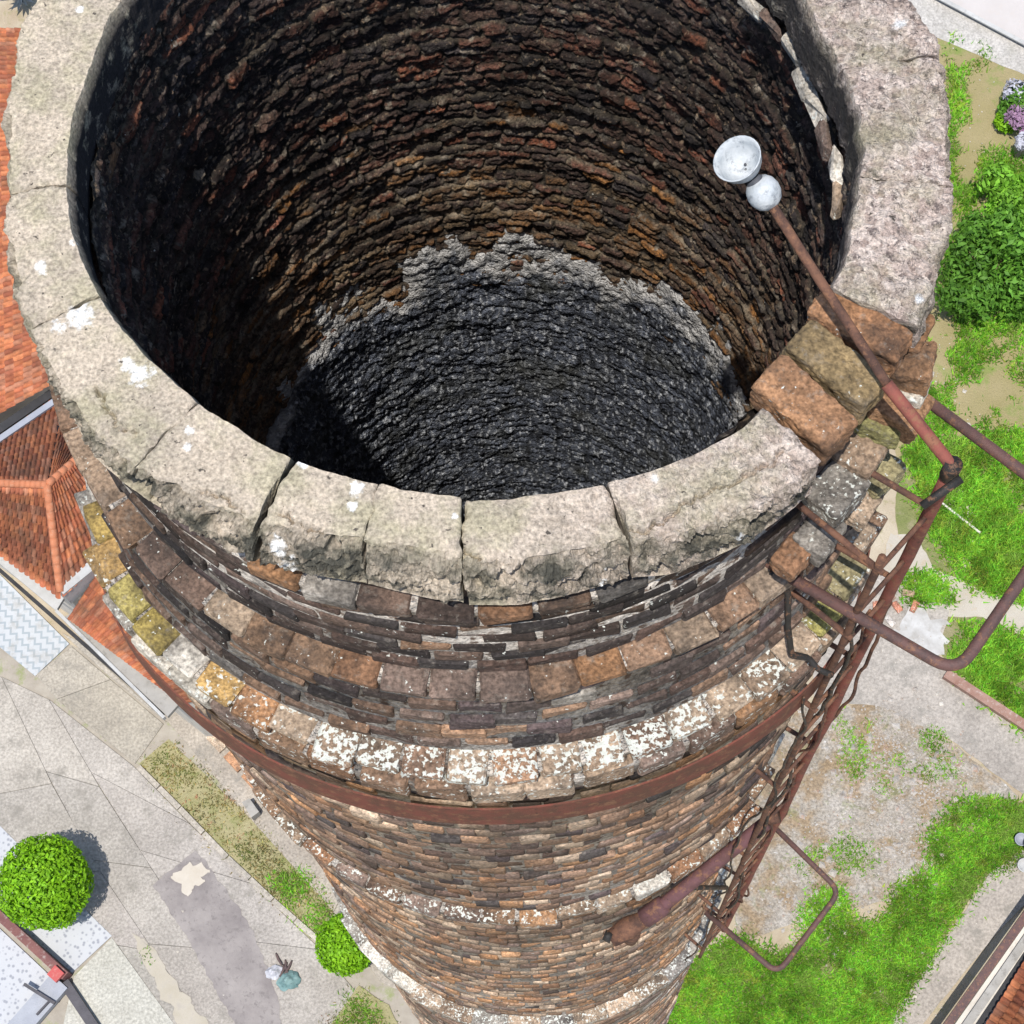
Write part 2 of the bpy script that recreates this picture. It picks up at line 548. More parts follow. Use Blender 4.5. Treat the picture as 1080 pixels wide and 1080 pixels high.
# ledges: z_top, height, r_in, r_out, brick width, palettes, lichen
LEDGES = [
    ('A', -.290, .055, 1.00, 1.203, .150),
    ('B', -.742, .050, 1.05, 1.282, .137),
    ('C', -1.200, .050, 1.15, 1.405, .135),
    ('C2', -1.258, .128, 1.25, 1.428, .165),
    ('D', -3.945, .110, 1.20, 1.405, .170),
    ('E', -8.240, .200, 1.20, 1.445, .22)]

# mortar core behind the brick faces
prof = [(1.05, -.16), (1.136, -.17), (1.140, -.303), (1.188, -.303), (1.188, -.345), (1.170, -.352)]
for (z0, z1, r0, r1, *_x) in WALLS[1:]:
    prof += [(r0-.006, z0), (r1-.006, z1)]
    for (nm, zt, h, ri, ro, w) in LEDGES:
        if abs(zt-z1) < .06:
            prof += [(r1-.014, zt-.013), (ro-.018, zt-.013), (ro-.018, zt-h)]
    if abs(z1+1.19) < .01:
        prof += [(1.37, -1.272), (1.414, -1.272), (1.414, -1.385)]
NA = 240
aa = np.linspace(0, 2*np.pi, NA, endpoint=False)
V = np.concatenate([cyl(r*warp(aa, z), aa, np.full(NA, z)) for r, z in prof])
F = np.array([(i*NA+k, (i+1)*NA+k, (i+1)*NA+(k+1) % NA, i*NA+(k+1) % NA) for i in range(len(prof)-1) for k in range(NA)])
obj('mortar_core', V, F, M_MORTAR, chimney)

# ---- single bricks (objects) and the rest (joined)
VISIBLE = (203, 338)
variants = {}
def variant(key, hx, hy, hz, ch, jit, n=8):
    if key not in variants:
        L = []
        for i in range(n):
            v = brick_local(hx, hy, hz, ch, jit, rng)[0]
            me = mesh('brick', v*U, [list(f) for f in _F]+[list(f) for f in _T])
            me.materials.append(M_BRICK)
            L.append(me)
        variants[key] = L
    return variants[key]
def place_brick(me, r, azd, z, tint, lich, tilt=(0, 0, 0), parent=None, name='brick'):
    o = bpy.data.objects.new(name, me)
    COL.objects.link(o)
    p = pc(r*float(warp(R(azd), z)), azd, z)
    o.parent = parent or chimney
    o.matrix_parent_inverse = Matrix.Translation((0, 0, -ZG))
    o.location = p
    o.rotation_euler = (tilt[0], tilt[1], R(azd)+tilt[2])
    o.color = (*[float(c) for c in tint], float(lich))
    return o
join = dict(r=[], az=[], z=[], hx=[], hy=[], hz=[], t=[])
def add_join(r, az, z, hx, hy, hz, t):
    n = len(az)
    for k, v in zip(('r', 'az', 'z', 'hx', 'hy', 'hz'), (r, az, z, hx, hy, hz)):
        join[k].append(np.broadcast_to(np.asarray(v, float), n).copy())
    join['t'].append(t)
NB = 0
def azwrap(a): return a % 360
def ledge_look(nm, a):
    """tint and lichen amount of one ledge brick by where it sits"""
    if nm == 'A':
        t = pick(('orange', 'brown', 'dark', 'grey'), (.34, .30, .26, .10), 1)[0]; l = .12
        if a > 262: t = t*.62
    elif nm == 'B':
        t = pick(('orange', 'brown', 'tan'), (.25, .42, .33), 1)[0]*.92; l = .34
        if a > 300: t = pick(('orange', 'tan', 'green'), (.4, .4, .2), 1)[0]; l = .45
    elif nm == 'C':
        if a < 229: t = pick(('yellow', 'pale', 'green'), (.62, .28, .10), 1)[0]; l = .35
        elif a < 240: t = pick(('yellow', 'orange', 'pale'), (.45, .35, .2), 1)[0]; l = .6
        elif a > 305: t = pick(('green', 'tan', 'brown'), (.5, .25, .25), 1)[0]; l = .5
        else: t = pick(('tan', 'orange', 'brown'), (.45, .25, .30), 1)[0]; l = rng.uniform(.5, .95)
    elif nm == 'C2':
        t = pick(('orange', 'tan', 'brown', 'pale'), (.34, .28, .30, .08), 1)[0]; l = .55
        if a < 228: t = pick(('pale', 'yellow', 'grey'), (.4, .3, .3), 1)[0]
    elif nm == 'D':
        t = pick(('tan', 'orange', 'brown', 'pale'), (.38, .30, .22, .10), 1)[0]; l = .66
    else:
        t = pick(('pale', 'grey', 'tan'), (.35, .40, .25), 1)[0]; l = .7
    return t, l
for (nm, zt, h, ri, ro, w) in LEDGES:
    n = int(round(2*math.pi*ro/w))
    a = np.arange(n)*360/n + (3.1 if nm in 'AC' else 0)
    lo, hi = (203, 338) if nm not in ('D', 'E') else (207, 330)
    dep = ro-ri
    for k in range(n):
        jr = rng.normal(0, .006)
        missing = rng.random()
        wv = w*rng.uniform(.89, .96)
        t, l = ledge_look(nm, a[k])
        if nm == 'A' and missing < .16: continue
        if nm == 'B' and 236 < a[k] < 239: jr -= .0
        if lo <= a[k] <= hi and nm != 'E':
            me = variant((nm, int(rng.integers(0, 3))), dep/2, wv/2, h/2*.96, .008, .0035)
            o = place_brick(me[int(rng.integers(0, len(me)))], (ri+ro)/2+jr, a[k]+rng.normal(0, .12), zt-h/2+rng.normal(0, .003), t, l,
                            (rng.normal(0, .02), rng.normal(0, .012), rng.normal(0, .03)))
            NB += 1
        else:
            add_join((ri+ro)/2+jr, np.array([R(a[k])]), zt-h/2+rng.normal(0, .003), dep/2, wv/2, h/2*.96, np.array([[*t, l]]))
for wi, (z0, z1, r0, r1, ch, w, (kinds, wts), lich) in enumerate(WALLS):
    rows = max(1, int(round((z0-z1)/ch)))
    hh = (z0-z1)/rows
    for i in range(rows):
        zc = z0-(i+.5)*hh
        rc = r0+(r1-r0)*(i+.5)/rows
        n = int(round(2*math.pi*rc/w))
        a = (np.arange(n)+.5*(i % 2)+rng.normal(0, .05, n))*360/n % 360
        t = pick(kinds, wts, n)
        # patchy staining: neighbouring bricks share it
        st = fbm(np.stack([np.cos(np.radians(a))*3, np.sin(np.radians(a))*3, np.full(n, zc*2.2)], 1), 3)
        t = t*(np.clip(.55+(st-.3)*1.9, .5, 1.35) if wi < 4 else np.clip(.95+(st-.3)*1.7, .8, 1.7))[:, None]
        jr = rng.normal(0, .0035, n)
        single = np.zeros(n, bool)
        if wi in (1, 2) and i >= (3 if wi == 1 else 0):
            single = (a > 212) & (a < 318)
        hy = w/2*(rng.uniform(.91, .985, n) if wi < 4 else rng.uniform(.86, .95, n))
        hzf = .92 if wi < 4 else .83
        for k in np.where(single)[0]:
            if NB >= 275: break
            me = variant(('w%d' % wi, int(rng.integers(0, 3))), .05, hy[k], hh/2*.92, .005, .0028)
            place_brick(me[int(rng.integers(0, len(me)))], rc-.05+jr[k], a[k], zc, t[k], lich, (rng.normal(0, .02), 0, rng.normal(0, .02)))
            NB += 1
            single[k] = False
            a[k] = np.nan
        ok = ~np.isnan(a)
        add_join(rc-.05+jr[ok], np.radians(a[ok]), zc, .05, hy[ok], hh/2*hzf*rng.uniform(.93, 1.03, ok.sum()), np.concatenate([t[ok], np.full((ok.sum(), 1), lich)], 1))
J = {k: np.concatenate(v) for k, v in join.items()}
me = bricks_mesh('outer_brickwork', J['r'], J['az'], J['z'], J['hx'], J['hy'], J['hz'], J['t'], .005, .0032)
tag(link('outer_brickwork', me, M_BRICKS, chimney), kind='stuff')

# ---- flue lining: rough, half burnt courses down to the soot line
def lining(a0, a1, na, z0, z1, nz):
    A, Z = np.meshgrid(np.linspace(a0, a1, na), np.linspace(z0, z1, nz), indexing='ij')
    P = np.stack([np.cos(np.radians(A)), np.sin(np.radians(A)), Z], -1)
    w1 = fbm(P*np.array([6, 6, 9])+31, 3)-.5; w2 = fbm(P*np.array([19, 19, 24])+37, 3)-.5
    Zw = Z+.040*w1+.024*w2
    Aw = np.radians(A)+.05*w1+.06*(fbm(P*17+41, 3)-.5)
    rs = np.random.default_rng(77)
    hts = rs.uniform(.038, .066, 90); zb = -.18-np.concatenate([[0], np.cumsum(hts)])
    row = np.clip(np.searchsorted(-zb, -Zw)-1, 0, 89)
    fz = (zb[row]-Zw)/hts[row]
    nb = rs.integers(44, 82, 90); off = rs.random(90)*6.28
    q = ((Aw+off[row]) % (2*np.pi))/(2*np.pi)*nb[row]
    bi = np.floor(q).astype(int); fa = q-bi
    hid = (row*71+bi*13) % 4001
    rnd = rs.random((4001, 4))
    dz = np.minimum(fz, 1-fz)*hts[row]; da = np.minimum(fa, 1-fa)*2*np.pi/nb[row]
    joint = np.minimum(dz, da)
    face = sstep(.002, .012, joint)
    gone = rnd[hid, 1] < .14
    n1 = fbm(P*np.array([14, 14, 18])+2, 4)-.5; n2 = fbm(P*np.array([48, 48, 60])+6, 4, 2.1, .65)-.5
    rr = 1.006-.011*face*np.where(gone, .15, 1)-(rnd[hid, 0]-.5)*.013*face-.026*n1-.024*n2-.012*(rs.random(90)[row]-.5)
    # tints
    pal = np.array([[.085, .055, .045], [.12, .070, .052], [.060, .048, .047], [.18, .082, .056], [.25, .095, .058], [.36, .13, .07]])
    zz_ = np.clip((-Z-1.25)/.85, 0, 1)**1.4
    sel = rnd[hid, 2]
    k = np.where(sel < .34, 0, np.where(sel < .58, 1, np.where(sel < .74, 2, np.where(sel < .88, 3, np.where(sel < .955, 4, 5)))))
    t = pal[k]*(.65+.7*rnd[hid, 3])[..., None]
    hot = np.array([[.25, .135, .065], [.33, .17, .07], [.20, .13, .08], [.30, .20, .11], [.14, .085, .055], [.42, .19, .06]])
    t = np.where((rnd[hid, 1] < zz_*.85+.0)[..., None], hot[(rnd[hid, 3]*5.99).astype(int)]*(.6+.6*sel)[..., None], t)
    blot = fbm(P*np.array([4, 4, 5])+51, 5)
    soot = sstep(.46, .62, blot)*(1-.6*zz_)
    t = t*(1-.70*soot)[..., None]
    mort = np.array([.27, .215, .15])*(.25+.75*sstep(.44, .58, fbm(P*np.array([5, 5, 7])+61, 4)))[..., None]*(.45+.75*zz_)[..., None]
    t = t*face[..., None]+mort*(1-face)[..., None]
    fl = sstep(.64, .70, fbm(P*np.array([30, 30, 40])+71, 4, 2.1, .6))
    t = t*(1-fl)[..., None]+np.array([.30, .25, .19])*fl[..., None]
    colr = np.concatenate([t, np.full(t.shape[:2]+(1,), .10)], -1).reshape(-1, 4)
    idx = np.arange(na*nz).reshape(na, nz)
    Fq = np.stack([idx[:-1, :-1], idx[:-1, 1:], idx[1:, 1:], idx[1:, :-1]], -1).reshape(-1, 4)
    return cyl(rr.ravel(), np.radians(A).ravel(), Z.ravel()), Fq, colr
Vv, Fq, cc = lining(-38, 218, 1000, -.17, -2.75, 400)
tag(obj('flue_brickwork', Vv, Fq, M_LINING, chimney, False, {'tint': cc}), 'dark brown rough flue lining of half burnt bricks', kind='stuff')
Vv, Fq, cc = lining(217.5, 322.5, 220, -.17, -2.75, 160)
tag(obj('flue_brickwork', Vv, Fq, M_LINING, chimney, False, {'tint': cc}), kind='stuff')

def liner_mat():
    m, nt, b = newmat('flue_joint_soot', .95)
    n = N(nt)
    c = n.mix(n.noise(6, 6, .7), (.018, .016, .015), (.075, .058, .045))
    c = n.mix(n.ramp(n.noise(15, 5, .7), .6, .7), c, (.23, .19, .14))
    n.link(c, b.inputs['Base Color'])
    n.link(n.bump(n.noise(50, 5, .7), 1, .02), b.inputs['Normal'])
    return m
zz = np.array([-.17, -3.1, -20.8]); V = np.concatenate([cyl(np.full(NA, 1.06), aa, np.full(NA, q)) for q in zz])
F = np.array([(i*NA+k, i*NA+(k+1) % NA, (i+1)*NA+(k+1) % NA, (i+1)*NA+k) for i in range(2) for k in range(NA)])
obj('flue_joints', V, F, liner_mat(), chimney)
V = np.concatenate([cyl(np.full(NA, 1.03), aa, np.full(NA, -20.75)), [[0, 0, -20.75*U]]])
obj('flue_floor', V, [(k, (k+1) % NA, NA) for k in range(NA)], plain('ash_floor', (.03, .03, .03), (.07, .065, .06)), chimney)

def crust(a0, a1, na, z0, z1, nz):
    A, Z = np.meshgrid(np.radians(np.linspace(a0, a1, na)), np.linspace(z0, z1, nz), indexing='ij')
    P = np.stack([np.cos(A), np.sin(A), Z], -1)
    edge = -2.24+.75*(fbm(P*np.array([2.2, 2.2, .0])+3, 4)-.5)+.55*(fbm(P*np.array([8, 8, 5])+8, 4)-.5)
    az_ = np.degrees(A)
    edge = edge-.75*sstep(124, 165, az_)-.15*sstep(30, 5, az_)
    th = sstep(0, .30, edge-Z)
    n1 = fbm(P*np.array([7, 7, 9])+1, 4)
    n2 = fbm(P*np.array([34, 34, 46])+5, 4, 2.1, .65)
    row = np.abs(((Z/.0665) % 1)-.5)*2
    rr = 1.030-.052*th-.040*(n1-.5)*th-.040*(n2-.5)*th+.004*row*th
    Vv = cyl(rr.ravel(), A.ravel(), Z.ravel())
    ash = np.clip(1.15-np.abs(edge-Z-.18)/.30, 0, 1)
    colr = np.stack([ash*.72, th, 0*th, 1+0*th], -1).reshape(-1, 4)
    idx = np.arange(na*nz).reshape(na, nz)
    Fq = np.stack([idx[:-1, :-1], idx[:-1, 1:], idx[1:, 1:], idx[1:, :-1]], -1).reshape(-1, 4)
    # drop what lies well behind the lining bricks
    keep = th.ravel()[Fq].max(1) > .02
    return Vv, Fq[keep], colr
Vv, Fq, cc = crust(-35, 215, 960, -1.75, -5.4, 330)
o = obj('soot_crust', Vv, Fq, M_SOOT, chimney, False, {'tint': cc}); tag(o, 'black and grey flaking soot crust with whitish upper edge')
Vv, Fq, cc = crust(215, 325, 200, -1.75, -5.5, 110)
obj('soot_crust', Vv, Fq, M_SOOT, chimney, False, {'tint': cc})
Vv, Fq, cc = crust(0, 360, 240, -5.45, -20.7, 90)
obj('soot_crust', Vv, Fq, M_SOOT, chimney, False, {'tint': cc})

# ---- cement cap slabs
IN = np.array([(-27, 1.00), (-7, .985), (3, .975), (13, .945), (30, .96), (60, .98), (100, .99), (151, .997), (164, .998), (183, 1.015), (191, 1.018), (202, 1.004), (219, .980),
               (231, .972), (241, .974), (254, .972), (265, .985), (266, .992), (275, .994), (285, 1.012), (296, 1.035), (304, 1.05), (311, 1.04), (322, .995), (333, 1.0)])
OUT = np.array([(-27, 1.235), (-7, 1.228), (6, 1.235), (14, 1.222), (60, 1.21), (120, 1.22), (158, 1.245), (167, 1.212), (178, 1.190), (190, 1.206), (206, 1.212), (216, 1.235),
                (226, 1.215), (235, 1.20), (244, 1.185), (254, 1.168), (262, 1.190), (271, 1.203), (284, 1.195), (289, 1.228), (298, 1.245), (309, 1.248), (333, 1.235)])
def prof_at(T, a):
    return np.interp((np.asarray(a)+27) % 360-27, T[:, 0], T[:, 1])
WHITE = [((45, 283), .045), ((78, 257), .022), ((85, 335), .085), ((62, 345), .05), ((150, 397), .075), ((135, 385), .05), ((200, 455), .03), ((197, 472), .028), ((85, 12), .03),
         ((290, 566), .045), ((300, 580), .04), ((320, 487), .035), ((375, 515), .045), ((372, 535), .03), ((640, 595), .03), ((785, 555), .025), ((783, 558), .03), ((950, 25), .05), ((968, 315), .035), ((690, 505), .03), ((480, 545), .02)]
WPTS = [(at(x, y, -.01), s*U) for (x, y), s in WHITE]
def slab(a0, a1, thick=.20, sink=0.0, tip=0.0, label=None):
    na = max(16, int((a1-a0)*5.5))
    # section: list of (fraction across or special)
    T = np.linspace(0, 1, na)
    sec = []
    for q in np.linspace(0, 1, 6)[:-1]: sec.append(('in', q))
    for q in np.linspace(0, 1, 27)[:-1]: sec.append(('top', q))
    for q in np.linspace(0, 1, 19)[:-1]: sec.append(('out', q))
    for q in np.linspace(0, 1, 6)[:-1]: sec.append(('bot', q))
    m = len(sec)
    A = np.zeros((na, m)); RR = np.zeros((na, m)); ZZ = np.zeros((na, m)); OUTM = np.zeros((na, m)); INM = np.zeros((na, m))
    s0, s1 = random.random()*50, random.random()*50
    for j, (kd, q) in enumerate(sec):
        aj = a0+(a1-a0)*T
        ri = prof_at(IN, aj)+.035*(fbm(np.stack([aj*.35, aj*0, aj*0+3], 1), 4)-.5)*np.where((aj % 360 > 322) | (aj % 360 < 90), 1, .25); ro = prof_at(OUT, aj)
        front = np.clip(1-np.abs(((aj-262+180) % 360)-180)/38, 0, 1)   # worn sloping nose on the near side
        nose = ro-.010-front*.045
        if kd == 'in': r, zz_ = ri, -thick+(thick-.012)*q
        elif kd == 'top': r, zz_ = ri+.012+(nose-ri-.012)*q, 0-.010*q**2
        elif kd == 'out':
            r = nose+(ro-nose)*min(1, math.sin(min(1, q*1.6)*math.pi/2)); zz_ = -.012-(thick-.012)*q**1.2
        else: r, zz_ = ro+(ri-ro)*q, -thick
        P = np.stack([np.cos(np.radians(aj)), np.sin(np.radians(aj)), np.full(na, j*.03)], 1)
        # ragged joints: the ends wander with the section
        w0 = (fbm(np.array([[s0, j*.17, 0]]), 4)[0]-.5)*2.0
        w1 = (fbm(np.array([[s1, j*.17, 5]]), 4)[0]-.5)*2.0
        aj = aj+(1-T)*w0*.8+T*w1*.8
        INM[:, j] = 1.0 if kd == 'in' else 0.0
        A[:, j] = aj; RR[:, j] = r; ZZ[:, j] = zz_-sink; OUTM[:, j] = 1.0 if kd == 'out' else (.25*q if kd == 'top' else 0)
    P = np.stack([np.cos(np.radians(A))*RR, np.sin(np.radians(A))*RR, ZZ], -1)
    az = A % 360
    right = np.where((az > 322) | (az < 120), 1.0, np.where(az > 262, np.clip((az-262)/45, 0, 1)*.75, 0.0))
    k1 = fbm(P*6+2, 4)-.5; k2 = fbm(P*26+4, 5, 2.1, .62)-.5; k3 = fbm(P*13+11, 3)
    amp = .008+.030*right+.030*OUTM
    RR = RR+OUTM*(k1*.05+k2*.035)+(1-OUTM)*k2*.010
    ZZ = ZZ+(k1*.012+k2*amp*1.1)*(1-.5*OUTM)
    # spalled nose: bites out of the outer edge
    bite = sstep(.56, .68, k3)*OUTM
    RR = RR-bite*.035; ZZ = ZZ-bite*.012
    # a wandering crack where the skin parts from the nose, on the near side
    cr = 1.148+.11*(fbm(np.stack([np.cos(np.radians(A))*9, np.sin(np.radians(A))*9, A*0+s0], -1), 5, 2.2, .6)-.5)
    nearm = np.clip(1-np.abs(((A-255+180) % 360)-180)/52, 0, 1) > .02
    gap_on = sstep(.44, .52, fbm(np.stack([A/9.0, A*0+s1, A*0], -1), 2))
    ZZ = ZZ-np.where(nearm & (INM == 0) & (OUTM < 1), (.022*np.exp(-((RR-cr)/.0038)**2)+.006*sstep(0, .004, RR-cr))*gap_on, 0)
    k4 = fbm(P*np.array([34, 34, 60])+21, 4, 2.2, .65)-.5
    RR = RR+(OUTM == 1)*nearm*k4*.06
    edge = np.minimum(T, 1-T)[:, None]*np.radians(a1-a0)*1.2
    ZZ = ZZ-np.where(OUTM < 1, .006*np.exp(-edge/.005), .003*np.exp(-edge/.01))
    Vw = cyl(RR.ravel(), np.radians(A).ravel(), ZZ.ravel())
    wf = np.zeros(len(Vw))
    for p, s in WPTS:
        d = np.hypot(Vw[:, 0]-p[0], (Vw[:, 1]-p[1]))
        wf = np.maximum(wf, .66*np.clip(1-(d/s)**2, 0, 1))
    moss = (OUTM == 1)*sstep(0.0, -.10, ZZ)*np.where((az > 205) & (az < 330), 1, .4)+.35*(OUTM == 1)
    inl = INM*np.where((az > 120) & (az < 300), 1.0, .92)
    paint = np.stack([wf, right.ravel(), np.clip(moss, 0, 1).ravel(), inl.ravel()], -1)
    idx = np.arange(na*m).reshape(na, m)
    Fq = [(idx[i, j], idx[i, (j+1) % m], idx[i+1, (j+1) % m], idx[i+1, j]) for i in range(na-1) for j in range(m)]
    Fq = [f[::-1] for f in Fq]
    V2 = list(Vw); p2 = list(paint)
    for i, rev in ((0, True), (na-1, False)):
        ctr = Vw[idx[i]].mean(0); V2.append(ctr); p2.append((0, .6, .6, 1)); ci = len(V2)-1; p2[-1] = (0, .6, .6, 0)
        for j in range(m):
            f = (idx[i, j], idx[i, (j+1) % m], ci)
            Fq.append(f if rev else f[::-1])
    o = obj('cap_slab', V2, Fq, M_CAP, chimney, False, {'paint': np.array(p2)})
    return o
J_ = [(151, 183), (183, 202), (202, 224.5), (224.5, 240.6), (240.6, 253.4), (253.4, 265.2), (265.2, 284.6), (284.6, 308.2),
      (328.5, 347), (347, 365.5), (365.5, 388), (388, 412), (412, 436), (436, 461), (461, 486), (486, 511)]
GAP = {240.6: .42, 265.2: .16, 284.6: .34}
for (a0, a1) in J_:
    g0 = GAP.get(a0, .05); g1 = GAP.get(a1, .05)
    slab(a0+g0, a1-g1, .20, .004*random.random()+(.010 if a0 == 265.2 else 0))

# bed of bricks below the cap, bare in the notch beside the ladder
tn = [(326.2, .012, 'orange', .2), (320.2, 0, 'tan', .25), (313.4, -.006, 'orange', .3)]
for k, (azb, dz, kd, l) in enumerate(tn):
    v, f_ = rough_brick(.125, .050+.004*k, .062, 16, .008, 14, k+2)
    me = mesh('brick', v*U, f_); me.materials.append(M_BRICK)
    t = [(.33, .17, .085), (.28, .20, .10), (.35, .19, .10)][k]
    place_brick(me, 1.105, azb, -.105+dz, t, l, (.05*(k-1), .03, R([-3, -6, -4][k])))
for (px, py, zz_, kd, l, hx, hy, hz) in [(955, 352, -.18, 'orange', .3, .05, .06, .04), (958, 385, -.20, 'orange', .25, .06, .06, .045), (948, 432, -.30, 'orange', .2, .07, .06, .04), (962, 408, -.26, 'pale', .6, .04, .05, .035),
                                         (930, 445, -.34, 'green', .4, .06, .05, .04), (905, 478, -.40, 'tan', .5, .06, .06, .04), (880, 520, -.42, 'grey', .6, .06, .07, .04), (925, 500, -.62, 'green', .5, .05, .06, .04),
                                         (905, 530, -.66, 'tan', .5, .05, .06, .04), (862, 566, -.50, 'grey', .4, .05, .06, .04), (835, 588, -.52, 'orange', .2, .04, .05, .04)]:
    p = at(px, py, zz_*U)
    azb = math.degrees(math.atan2(p[1], p[0])); rb = math.hypot(p[0], p[1])/U
    v, f_ = rough_brick(hx, hy, hz, 10, .007, 14, px*.37)
    me = mesh('brick', v*U, f_); me.materials.append(M_BRICK)
    place_brick(me, rb, azb, zz_, pick((kd,), (1,), 1)[0], l, (rng.normal(0, .06), rng.normal(0, .06), rng.normal(0, .1)))
# pale lip of the lining under the right-hand cap
for k in range(8):
    azb = -8+k*5.6
    v = brick_local(.014, .048, .025, .008, .006, rng)[0]
    me = mesh('brick', v*U, [list(f) for f in _F]+[list(f) for f in _T]); me.materials.append(M_BRICK)
    place_brick(me, .972 if azb < 2 else .955, azb, -.275+.006*rng.normal(), pick(('pale', 'tan', 'brown'), (.4, .35, .25), 1)[0], .4, (0, .05, .1*rng.normal()))

# iron hoop below the cornice
hp = []
NH = 200
ah = np.radians(np.linspace(0, 360, NH, endpoint=False))
sec = [(1.438, -1.455), (1.444, -1.455), (1.454, -1.625), (1.447, -1.625)]
V = np.concatenate([cyl((r+.003*np.sin(5*ah))*warp(ah, z_), ah, np.full(NH, z_)+.006*np.sin(2*ah+1)) for r, z_ in sec])
F = [(j*NH+k, ((j+1) % 4)*NH+k, ((j+1) % 4)*NH+(k+1) % NH, j*NH+(k+1) % NH) for j in range(4) for k in range(NH)]
tag(obj('iron_hoop', V, F, M_HOOP, chimney), 'red rusty flat iron hoop around the cornice')

# ================================================================== ladder, rails, lamps on the chimney
lad = empty('iron_ladder', pc(1.5, 313.5, -7.6), 'rusty red iron ladder fixed down the right side of the chimney', 'ladder')
ST = [(318.0, 1.475, M_RED, -.12), (309.5, 1.470, M_RUST, -.30)]
for azs, rs_, mt, zt in ST:
    P = [pc(rs_+max(0, (-1.2-zq))*.0035, azs, zq) for zq in np.linspace(zt, -7.6, 24)]
    MB().tube(wobble(P, .012, 60, azs), .0235 if azs > 315 else .014, 10).build('stile', mt, lad, True)
zr = -.42
while zr > -7.5:
    k = max(0, -1.2-zr)*.0035
    MB().tube(wobble([pc(1.475+k, 318, zr), pc(1.470+k, 309.5, zr-.01)], .008, 5, zr), .009, 8).build('rung', M_RUST, lad, True)
    zr -= .34
for zq in (-.38, -.95, -1.75, -2.9, -4.3, -5.9, -7.3):
    for azs in (318, 309.5):
        MB().tube([pc(1.14 if zq > -.7 else 1.22, azs-1.0, zq), pc(1.49, azs, zq)], .012, 8).build('wall_bracket', M_RUST, lad, True)

# loose cables tangled round the ladder
for i, (x0, amp) in enumerate([(312, .10), (315.5, .14), (320.5, .12), (307, .10)]):
    P = [pc(1.475+.02*math.sin(q*3+i), x0+1.3*math.sin(q*1.9+i*2), q) for q in np.linspace(-.9-.2*i, -7.5, 60)]
    o = MB().tube(wobble(P, amp, 170, i*3.3), .006 if i % 2 else .008, 6).build('loose_cable', M_WIRE if i in (0, 3) else M_RUST, None, True)
    tag(o, ['black cable hanging loosely between the ladder stiles', 'brown rusty wire twisting down the middle of the ladder',
            'brown rusty wire hanging outside the red ladder stile', 'black cable hanging on the brickwork side of the ladder'][i], 'cable', 'loose cables on the ladder')
# black conductor clinging to the cornice by the ladder
zc_ = [(812, 603, -.74), (830, 625, -.85), (829, 660, -1.0), (833, 690, -1.12), (852, 694, -1.16), (862, 706, -1.18), (878, 712, -1.2)]
o = MB().tube(wobble([at(x, y, q*U)+0*q for x, y, q in zc_], .02, 40, 2), .012, 8).build('conductor_cable', M_WIRE, None, True)
tag(o, 'short black cable bent over the cornice ledges left of the ladder', 'cable')

def rail(name, pts, r, mat, label):
    o = MB().tube(bend(pts, .09, 6), r, 12).build(name, mat, None, True)
    tag(o, label, 'rail', 'bent pipe rails beside the ladder')
zq = -.75
rail('pipe_rail', [np.array([x*U, y*U, zq*U]) for x, y in [(.66, -.935), (1.175, -1.328), (1.562, -.888), (.99, -.29)]], .021, M_PIPE,
     'thick brown bent pipe rail jutting out from the cornice near the top of the ladder')
lo_ = [at(744, 962, -6.0*U), at(820, 1027, -6.0*U), at(886, 940, -6.0*U), at(804, 860, -6.0*U)]
rail('pipe_rail', lo_, .019, M_PIPE, 'thin brown bent pipe rail jutting out low down on the chimney over the grass')

# top obstruction lamp on its red arm
TOP = pc(1.475, 318, -.10)
L1 = at(806, 204, .20*U); L2 = at(781, 172, .245*U)
arm = empty('obstruction_lamp', TOP, 'red pipe arm carrying two white domed lamps over the flue', 'lamp')
MID = at(935, 405, -.01*U)
MB().tube(wobble([TOP, MID], .004, 14, 4), .020, 12).build('arm', M_RED, arm, True)
MB().tube(wobble([MID+(TOP-MID)*.03, L1], .006, 18, 6), .0155, 12).build('arm_extension', M_RUST, arm, True)
MB().tube([TOP+np.array([0, 0, -.07]), TOP+np.array([0, 0, .022])], .028, 12).build('elbow_clamp', M_WIRE, arm, True)
MB().tube([TOP+np.array([.02, -.04, 0]), TOP+np.array([-.10, -.10, -.05])], .014, 8).build('clamp_bolt', M_WIRE, arm, True)
def lathe(prof, c, axis, n=28):
    axis = np.asarray(axis, float); axis /= np.linalg.norm(axis)
    t = np.array([0, 0, 1.0]) if abs(axis[2]) < .9 else np.array([1.0, 0, 0])
    a = np.cross(axis, t); a /= np.linalg.norm(a); b = np.cross(axis, a)
    V, F = [], []
    for r, h in prof:
        for k in range(n):
            q = 2*math.pi*k/n
            V.append(c+axis*h+r*(math.cos(q)*a+math.sin(q)*b))
    for i in range(len(prof)-1):
        for k in range(n):
            F.append((i*n+k, i*n+(k+1) % n, (i+1)*n+(k+1) % n, (i+1)*n+k))
    return V, F
ax1 = (L2-L1)/np.linalg.norm(L2-L1)
# lower globe, closed
gl = [(.001, -.052), (.022, -.048), (.040, -.034), (.050, -.012), (.052, .008), (.046, .030), (.034, .045), (.001, .05)]
V, F = lathe(gl, L1, ax1+np.array([0, 0, .3]))
obj('lamp_globe', V, F, M_LAMP, arm, True)
V, F = lathe([(.024, .028), (.028, .038), (.027, .050), (.020, .056)], L1, ax1, 20)
obj('lamp_collar', V, F, M_LAMPDK, arm, True)
